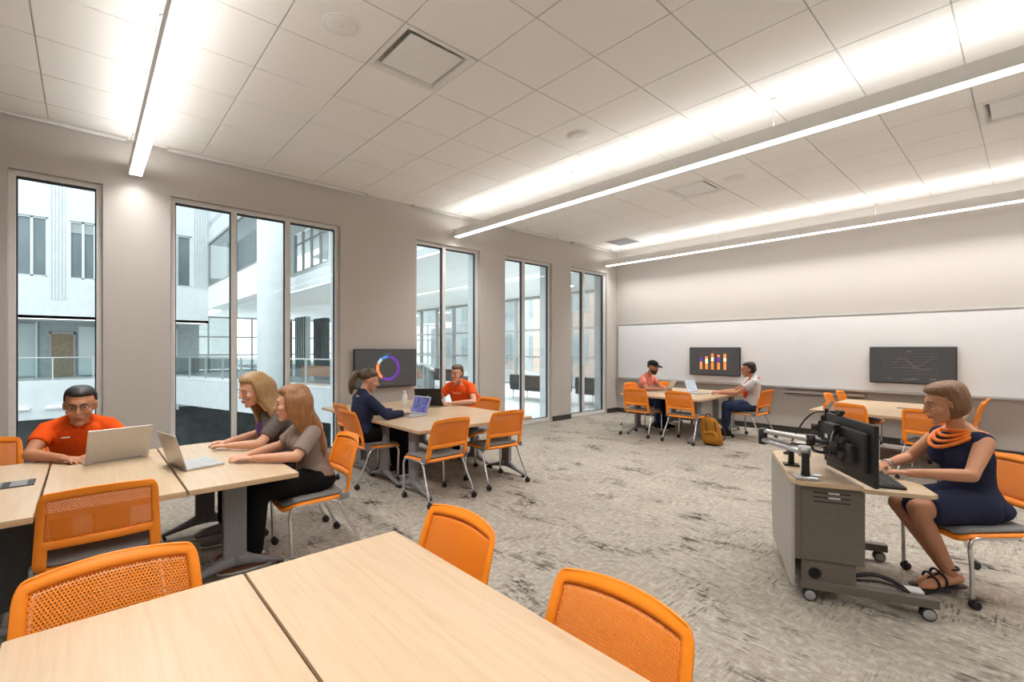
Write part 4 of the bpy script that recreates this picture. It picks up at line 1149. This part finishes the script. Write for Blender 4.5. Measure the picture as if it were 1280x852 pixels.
    # facial features
    for s in (-1, 1):
        b = MB(); b.ell((s * .0295, .0795, .010), (.0125, .0085, .0052), Mh, 14, 8); b.mi = 1; b.ell((s * .0295, .0862, .010), (.0052, .0026, .0048), Mh, 10, 6); b.build('eye', [EYEW, EYED], t)
        b = MB(); b.tube([Mh @ V((s * .014, .094, .031)), Mh @ V((s * .030, .092, .036)), Mh @ V((s * .046, .080, .031))], [.004, .0045, .003], 6, True); b.build('eyebrow', hair, t)
    b = MB(); b.tube([Mh @ V((-.024, .086, -.056)), Mh @ V((-.010, .0985, -.054)), Mh @ V((.010, .0985, -.054)), Mh @ V((.024, .086, -.056))], [.003, .0055, .0055, .003], 8, True); b.tube([Mh @ V((-.02, .088, -.063)), Mh @ V((0, .098, -.065)), Mh @ V((.02, .088, -.063))], [.003, .006, .003], 8, True); b.build('mouth', LIP, t)
    # hair
    def hcap(e, low_side, low_back, front):
        b = MB()
        def f(d):
            keep = 1.0
            if d.y > .05 and d.z < front - .30 * (1 - d.y): keep = 0
            if d.y <= .05 and d.y > -.45 and d.z < low_side: keep = 0
            if d.y <= -.45 and d.z < low_back: keep = 0
            return (1.0 + .045 * noise.noise(d * 8)) if keep else .80
        b.ell((0, -.016, .036), (.080 + e, .100 + e, .090 + e), Mh, 36, 24, f); return b
    def sstep(a, c, x):
        x = min(1, max(0, (x - a) / (c - a))); return x * x * (3 - 2 * x)
    def hshell(secs_, hairline, side_end, back_end, sweep=.0, seed=0.0):
        """hair as a shell round the skull: rings of (z, rx, ry), pulled inside the head over the face and below the hair's ends"""
        b = MB(); out = []; n = 48
        for z, rx, ry in secs_:
            ring = []
            for k in range(n):
                a = 2 * PI * k / n; cx_, sy_ = math.cos(a), math.sin(a)
                hl = hairline + sweep * cx_
                face = sstep(.12, .42, sy_) * sstep(hl + .012, hl - .012, z)
                side = sstep(side_end + .012, side_end - .012, z) * sstep(-.55, -.2, sy_)
                back = sstep(back_end + .01, back_end - .01, z)
                k_ = 1 - .30 * max(face, side, back)
                k_ *= 1 + .035 * noise.noise(V((cx_ * 4 + seed, sy_ * 4, z * 14))) + .012 * math.sin(a * 17 + z * 30)
                ring.append(Mh @ V((rx * cx_ * k_, -.018 + ry * sy_ * k_, z)))
            out.append(ring)
        return b.rings(out)
    SH = [(.124, .022, .028), (.118, .046, .056), (.104, .064, .080), (.085, .0745, .0935), (.06, .080, .101), (.03, .0815, .103), (.0, .0815, .102), (-.02, .080, .099), (-.04, .076, .092), (-.06, .07, .084), (-.075, .06, .07)]
    BB = [(.132, .024, .032), (.126, .050, .062), (.111, .070, .088), (.090, .082, .102), (.06, .089, .110), (.03, .092, .113), (.0, .0925, .114), (-.025, .091, .111), (-.045, .087, .104), (-.062, .081, .094), (-.076, .073, .082), (-.088, .064, .07), (-.096, .055, .06)]
    if style == 'short': remesh(hshell(SH, .072, .004, -.055, .006).build('hair', hair, t), .007, 2)
    elif style == 'capped': hcap(.0, -.25, -.6, .5).build('hair', hair, t)
    else:
        b = hcap(.008, -.2, -.6, .45) if style == 'pony' else hshell(BB, .074, -.058 if style == 'bob' else -.2, -.082 if style == 'bob' else -.2, .016)
        if style == 'bob':
            for s in ():
                for k in range(7):
                    y = .035 - k * .022
                    b.tube([Mh @ V((s * .045, y * .8, .10)), Mh @ V((s * .074, y, .045)), Mh @ V((s * .078, y - .012, -.012)), Mh @ V((s * .068, y - .022, -.052))], [.020, .021, .019, .007], 8, True)
            for k in ():
                x = -.06 + .02 * k
                b.tube([Mh @ V((x * .7, -.07, .10)), Mh @ V((x, -.112, .05)), Mh @ V((x * .95, -.112, -.015)), Mh @ V((x * .85, -.085, -.068))], [.024, .028, .026, .010], 8, True)
            for k in ():
                x = -.05 + .025 * k
                b.tube([Mh @ V((x * .6 + .01, .02, .115)), Mh @ V((x + .010, .066, .100)), Mh @ V((x * 1.35 + .018, .083, .066))], [.018, .017, .006], 8, True)
        elif style in ('long', 'longback'):
            fr = .12 if style == 'long' else .0
            for s in (-1, 1):
                for k in range(8):
                    y = .022 - k * .017; dz = .24 + .03 * math.sin(k * 2.1 + s)
                    p0 = Mh @ V((s * .035, y * .6, .115)); p1 = Mh @ V((s * .082, y, .04)); p2 = Mh @ V((s * .090, y - .012, -.06))
                    p3 = p2 + V((s * .012, -.07, -.12)); p4 = p3 + V((s * -.004, -.045, -dz + .06))
                    b.tube(bez([p0, p1, p2, p3, p4], 4), [.020] * 4 + [.022] * 8 + [.020, .018, .015, .012, .006], 8, True)
            for k in range(8):
                x = -.07 + .02 * k
                p0 = Mh @ V((x * .6, -.06, .11)); p1 = Mh @ V((x, -.118, .03)); p2 = Mh @ V((x * 1.1, -.118, -.07)); p3 = p2 + V((0, -.065, -.14)); p4 = p3 + V((0, -.035, -.20 - .02 * math.sin(k)))
                b.tube(bez([p0, p1, p2, p3, p4], 4), [.022] * 4 + [.024] * 8 + [.020, .018, .015, .012, .007], 8, True)
        elif style == 'pony':
            for k in range(6):
                a = k * 1.05; o = V((.022 * math.cos(a), .016 * math.sin(a), 0))
                p = [Mh @ V((0, -.095, .06)) + o * .5, Mh @ V((0, -.145, .05)) + o, Mh @ V((0, -.165, -.02)) + o * 1.3, Mh @ V((0, -.155, -.11)) + o * 1.2, Mh @ V((0, -.135, -.19)) + o * .5]
                b.tube(bez(p, 4), [.018] * 4 + [.022] * 8 + [.02, .017, .014, .010, .006], 8, True)
        h = b.build('hair', hair, t); remesh(h, .009, 2)
    if beard:
        b = MB(); b.loft([((0, .020, -.028), .0655, .0735), ((0, .027, -.062), .0565, .066), ((0, .036, -.092), .042, .052), ((0, .046, -.118), .022, .028)], 20, Mh); b.build('beard', beard, t)
    if cap:
        b = MB()
        b.ell((0, -.012, .062), (.088, .108, .078), Mh, 28, 14, lambda d: 1.0 if d.z > -.15 else .7)
        c = b.build('cap', cap, t)
        b = MB()
        for z0 in (0,):
            poly = [(.082 * math.cos(a), .06 + .125 * math.sin(a)) for a in [PI * k / 14 for k in range(15)]] + [(-.07, .03), (.07, .03)]
            b.prism(poly, .056, .064, Mh @ Matrix.Rotation(R(-8), 4, 'X'), bev=.002)
        b.build('cap_visor', cap, c)
    if glasses:
        b = MB()
        for s in (-1, 1):
            b.tube([Mh @ V((s * .031 + .021 * math.cos(a), .0985 - .006 * abs(math.cos(a)), .012 + .017 * math.sin(a))) for a in [2 * PI * k / 16 for k in range(17)]], .0016, 6)
            b.tube([Mh @ V((s * .052, .093, .015)), Mh @ V((s * .078, .02, .014)), Mh @ V((s * .08, -.01, .005))], .0016, 6)
        b.tube([Mh @ V((-.010, .1, .016)), Mh @ V((.010, .1, .016))], .0016, 6)
        b.build('glasses', M['black'], t)
    # clothes
    if top:
        b = MB()
        torso(b, .014, 0, .93)
        if not dress: trap(b, .011)
        c = tc(.965); b.loft([(tuple(tc(.90)), .10, .08), (tuple(c), .068 if collar else .076, .066)], 20)
        for i, s in enumerate((-1, 1)):
            S_, e, w_ = sh[i], E[i], Wv[i]
            if sleeve <= 0:
                b.tube([S_ - V((s * .08, 0, -.014)), S_ - V((s * .03, 0, -.006)), S_ + V((s * .012, 0, -.004))], [.060 * g, .070 * g, .068 * g], 16)
            elif longs:
                b.tube([S_ - V((s * .06, 0, -.005)), S_, S_.lerp(e, .4), e], [.06 * g, .074 * g, .066 * g, .058 * g], 16, True); b.tube([e, e.lerp(w_, .5), e.lerp(w_, .95)], [.058 * g, .052 * g, .042 * g], 16)
            else:
                b.tube([S_ - V((s * .06, 0, -.005)), S_, S_.lerp(e, sleeve * .5), S_.lerp(e, sleeve)], [.058 * g, .067 * g, .066 * g, .064 * g], 16)
        if dress:
            hp = [V((s * .08, hy + .02, hipz + .005)) for s in (-1, 1)]
            for i in (0, 1): b.tube([hp[i], hp[i].lerp(K[i], .5), hp[i].lerp(K[i], .86)], [.115, .104, .088], 18)
            for f in (.15, .4, .65, .82): 
                p = hp[0].lerp(K[0], f).lerp(hp[1].lerp(K[1], f), .5); b.ell(tuple(p), (.085, .09, .084))
            b.ell((0, hy - .03, hipz - .01), (.185, .14, .085))
        o = b.build('dress' if dress else 'shirt', top, t); remesh(o, .010, 4)
        if collar:
            b = MB(); c = tc(.955)
            for s in (-1, 1):
                b.tube(bez([(c.x + 0, c.y - .072, c.z + .022), (c.x + s * .06, c.y - .025, c.z + .02), (c.x + s * .058, c.y + .04, c.z - .0), (c.x + s * .022, c.y + .085, c.z - .035)], 5), .017 if hs != 1.08 else .027, 8, True, flat=.6)
            b.build('collar', collar, o)
    if bottom:
        b = MB()
        b.loft([(tuple(tc(f)), rx + .016, ry + .016) for f, rx, ry in secs if f <= .22], 24)
        for i, s in enumerate((-1, 1)):
            hp = V((s * .085, hy + .02, hipz))
            b.tube([hp, hp.lerp(K[i], .5), K[i] - V((0, .03, 0)), K[i]], [.104, .096, .078, .072], 16, True)
            b.tube([K[i], K[i].lerp(A_[i], .3), K[i].lerp(A_[i], .92)], [.072, .068, .056], 16, True)
        o = b.build('trousers', bottom, t); remesh(o, .011, 3)
    if shoes:
        for i in (0, 1):
            f = V((foot or (0, 1, 0))).normalized(); a0 = A_[i].copy(); up = V((0, 0, 1)); a0.z = 0
            b = MB(); b.tube([a0 - f * .055 + up * .048, a0 + f * .04 + up * .050, a0 + f * .13 + up * .040, a0 + f * .185 + up * .034], [.044, .050, .046, .032], 16, True, flat=.82, up=up)
            b.tube([a0 + up * .05, a0 + up * .105], [.045, .044], 14)
            o = b.build('shoe', shoes, t); remesh(o, .008, 2)
            b = MB(); b.tube([a0 - f * .06 + up * .010, a0 + f * .04 + up * .010, a0 + f * .13 + up * .010, a0 + f * .19 + up * .012], [.045, .05, .05, .034], 16, True, flat=.2, up=up); b.build('sole', M['white'], o)
    return t, Mh, tc, sh, E, Wv, K, A_

POLO = cloth('orange_polo', srgb(238, 88, 24)); TEE = cloth('orange_tee', srgb(245, 92, 36)); GREYT = cloth('grey_marl', srgb(112, 104, 100), .7, 40); TAUP = cloth('taupe_top', srgb(150, 134, 124), .85); NAVY = cloth('navy_knit', srgb(44, 50, 76), .8); NAVYD = cloth('navy_dress', srgb(46, 50, 74), .8)
SALM = cloth('salmon_shirt', srgb(238, 142, 128)); WHT = cloth('white_tee', srgb(206, 204, 206)); BLK = cloth('black_cotton', srgb(24, 23, 24)); JEAN = cloth('blue_denim', srgb(52, 66, 96), .6, 12); SHOED = cloth('dark_shoe', srgb(40, 38, 40)); SHOEG = cloth('grey_shoe', srgb(150, 150, 152)); SHOET = cloth('tan_flat', srgb(150, 106, 88))
PURP = mat('purple_print', srgb(96, 50, 140), .8)

def chestmark(P, x, z, w, h, m, name, par):
    """small printed patch following the chest"""
    t, Mh, tc = P[:3]; c = tc(z); b = MB(); b.ell((c.x + x, c.y + .111, c.z), (w, .016, h)); return b.build(name, m, par)

# man in the orange polo, leftmost
p = person('person with glasses and black hair in an orange polo shirt at the left edge', (1.66, -9.47), 4, SK2, True, POLO, BLK, HB, 'short', lean=.13, neckz=.96, head=(0, .185, 1.075), yaw=-10, pitch=-10, hs=1.2, glasses=True, collar=POLO, shoes=SHOED,
           elb=((-.29, .18, .74), (.27, .22, .75)), wri=((-.06, .46, .74), (.11, .46, .74)))
sh_ = [c for c in p[0].children if c.name.startswith('shirt')][0]
b = MB(); c = p[2](.74)
for x in (-.075, .08): b.box((c.x + x, c.y + .122, c.z + .01), (.05, .010, .010), bev=.002)
b.build('chest_emblem', M['white'], sh_)
# blonde woman in grey with purple print
p = person('person with blonde hair in a grey T-shirt with purple print, leaning on the left table', (2.36, -8.20), -88, SK1, False, GREYT, BLK, HBL, 'longback', lean=.11, neckz=1.02, head=(-.02, .21, 1.165), yaw=18, pitch=-14, hs=1.1, sleeve=.75, shoes=SHOEG,
           elb=((-.24, .22, .755), (.25, .10, .757)), wri=((-.06, .40, .742), (.13, .36, .742)), hdir=((.7, .5, 0), (.2, .8, 0)))
sh_ = [c for c in p[0].children if c.name.startswith('shirt')][0]
b = MB(); c = p[2](.66); b.ell((c.x + .045, c.y + .088, c.z), (.092, .065, .095)); b.build('purple_print', PURP, sh_)
# red haired woman
p = person('person with long red hair in a taupe top, side-on at the left table', (3.00, -8.18), -94, SK1, False, TAUP, BLK, HRD, 'longback', lean=.08, neckz=.96, head=(-.02, .12, 1.10), yaw=-16, pitch=-4, sleeve=.8, shoes=SHOET,
           elb=((-.24, .14, .75), (.25, .14, .75)), wri=((-.05, .37, .74), (.09, .39, .74)), hdir=((.5, .6, 0), (-.3, .8, 0)))
# woman in navy
p = person('person with a brown ponytail in a navy jacket, typing on the purple-screen laptop', (1.54, -7.00), 88, SK1, False, NAVY, BLK, HBR, 'pony', lean=.02, hy=-.09, neckz=1.0, head=(0, .0, 1.14), yaw=-14, pitch=-18, longs=True, collar=NAVY, shoes=SHOED,
           elb=((-.26, .10, .75), (.26, .10, .755)), wri=((-.07, .34, .745), (.12, .36, .745)))
# man in the orange T-shirt
p = person('person in a bright orange T-shirt behind the dark laptop with round emblem', (1.02, -5.32), -62, SK1, True, TEE, BLK, HBR, 'short', lean=.10, neckz=1.02, head=(0, .14, 1.145), yaw=-4, pitch=-8, shoes=SHOED,
           elb=((-.30, .20, .75), (.30, .18, .75)), wri=((-.06, .36, .745), (.10, .34, .745)), hdir=((.8, .3, 0), (-.5, .5, 0)))
sh_ = [c for c in p[0].children if c.name.startswith('shirt')][0]
b = MB(); c = p[2](.72)
for k in range(5): b.box((c.x - .05 + k * .025, c.y + .123, c.z), (.017, .008, .022), bev=.002)
b.build('chest_print', mat('pale_print', srgb(250, 170, 130), .8), sh_)
# man with the cap
p = person('person in salmon shirt and dark cap at the bar chart table', (1.58, -1.34), 2, SK2, True, SALM, JEAN, HB, 'capped', lean=.16, neckz=1.0, head=(0, .20, 1.14), yaw=-10, pitch=-8, beard=HB, cap=cloth('cap_dark', srgb(44, 42, 44)), shoes=SHOED,
           elb=((-.29, .20, .75), (.28, .22, .75)), wri=((-.08, .46, .745), (.10, .46, .745)))
# man in white and orange
p = person('person in white T-shirt with orange front and jeans at the bar chart table', (3.46, -1.08), 203, SK2, True, WHT, JEAN, HB, 'short', lean=-.03, neckz=1.02, hy=-.03, head=(0, .02, 1.15), hs=1.08, yaw=6, pitch=-8, collar=cloth('coral_scarf', srgb(240, 84, 50)), shoes=SHOED,
           elb=((-.25, .20, .76), (.25, .22, .76)), wri=((-.12, .46, .752), (.12, .47, .752)))
sh_ = [c for c in p[0].children if c.name.startswith('shirt')][0]
b = MB(); c = p[2](.58); b.ell((c.x, c.y + .07, c.z + .01), (.135, .085, .17)); b.build('orange_front', cloth('coral_front', srgb(250, 84, 44)), sh_)
# woman at the lectern
p = person('person with brown bob in sleeveless navy dress and orange necklace at the lectern', WC, math.degrees(math.atan2(-.72, -.69)), SK3, False, NAVYD, None, HBB, 'bob', lean=.10, neckz=1.01, hy=-.05, head=(.0, .135, 1.16), yaw=-12, pitch=-14, hs=1.05, sleeve=0, dress=True, vox=.0055,
           elb=((-.25, .20, .77), (.25, .16, .76)), wri=((-.10, .43, .748), (.10, .43, .748)), knee=((-.10, .38, .53), (.10, .34, .50)), ank=((-.07, .16, .13), (.04, .10, .11)), foot=(0, 1, -.1))
T8, tc8 = p[0], p[2]
NECK = noisy('orange_beads', srgb(226, 104, 22), srgb(246, 140, 50), 30, .35, .1)
b = MB(); c = tc8(.93)
for k in range(4):
    r = .068 + k * .016; drop = .012 + k * .026
    pts = []
    for q in range(25):
        a = 2 * PI * q / 24; fy = math.sin(a)
        pts.append((c.x + r * math.cos(a) * (1.08), c.y + .008 + (r * .98 + .010 * k) * fy * (1 if fy > 0 else .9), c.z + .032 - k * .008 - (drop * max(0, fy) ** 1.3)))
    b.tube(pts, .0115, 8)
nk = b.build('necklace', NECK, T8)
b = MB(); W_ = p[5][1]; e = p[4][1]; d = (W_ - e).normalized()
b.tube([W_ - d * .05, W_ - d * .015], .032, 18); b.build('bracelet', M['chrome'], T8)
for i in (0, 1):
    a0 = p[7][i]; b = MB()
    fz = 0.0
    f = V((0, 1, -.1)).normalized()
    s0 = a0.z - .085 if a0.z > .12 else .02
    b.tube([a0 - f * .06 + V((0, 0, -a0.z + .012 + (.03 if i == 0 else .01))), a0 + f * .06 + V((0, 0, -a0.z + .014 + (.03 if i == 0 else .01))), a0 + f * .19 + V((0, 0, -a0.z + .010 + (.02 if i == 0 else .01)))], [.036, .042, .034], 14, True, flat=.3, up=(0, 0, 1))
    sd = b.build('sandal', M['black'], T8)
    b = MB()
    for fy, rr_, zz in ((.0, .038, .03), (.055, .042, -.042), (.10, .042, -.058)):
        cc = a0 + f * fy + V((0, 0, zz))
        b.tube([cc + V((rr_ * math.cos(q), 0, rr_ * .85 * math.sin(q))) if fy > .01 else cc + V((rr_ * math.cos(q), rr_ * math.sin(q), 0)) for q in [2 * PI * k / 18 for k in range(19)]], .0075, 8)
    b.build('strap', M['black'], sd)
# ------------------------------------------------------------------ daylight, camera, colour
w = bpy.data.worlds.new('World'); SC.world = w; w.use_nodes = True
bg = w.node_tree.nodes['Background']; bg.inputs[0].default_value = (.90, .97, 1.0, 1); bg.inputs[1].default_value = 2.75
cam = bpy.data.cameras.new('Camera'); co = bpy.data.objects.new('Camera', cam); COL.objects.link(co)
co.location = (6.6785, -9.4293, 1.504); co.rotation_euler = (R(90), 0, .8349)
cam.sensor_width = 36.0; cam.lens = 588.943 / 1280 * 36; cam.shift_y = 9.787 / 1280; cam.clip_start = .05; cam.clip_end = 300
SC.camera = co
SC.view_settings.view_transform = 'Standard'
try: SC.view_settings.look = 'None'
except Exception: pass
SC.view_settings.exposure = 0.22; SC.view_settings.gamma = 1.0; SC.view_settings.use_curve_mapping = False
try:
    SC.cycles.use_denoising = True; SC.cycles.denoiser = 'OPENIMAGEDENOISE'
    SC.cycles.max_bounces = 12; SC.cycles.diffuse_bounces = 6; SC.cycles.transparent_max_bounces = 16; SC.cycles.glossy_bounces = 4
    SC.cycles.sample_clamp_indirect = 6.0
except Exception: pass
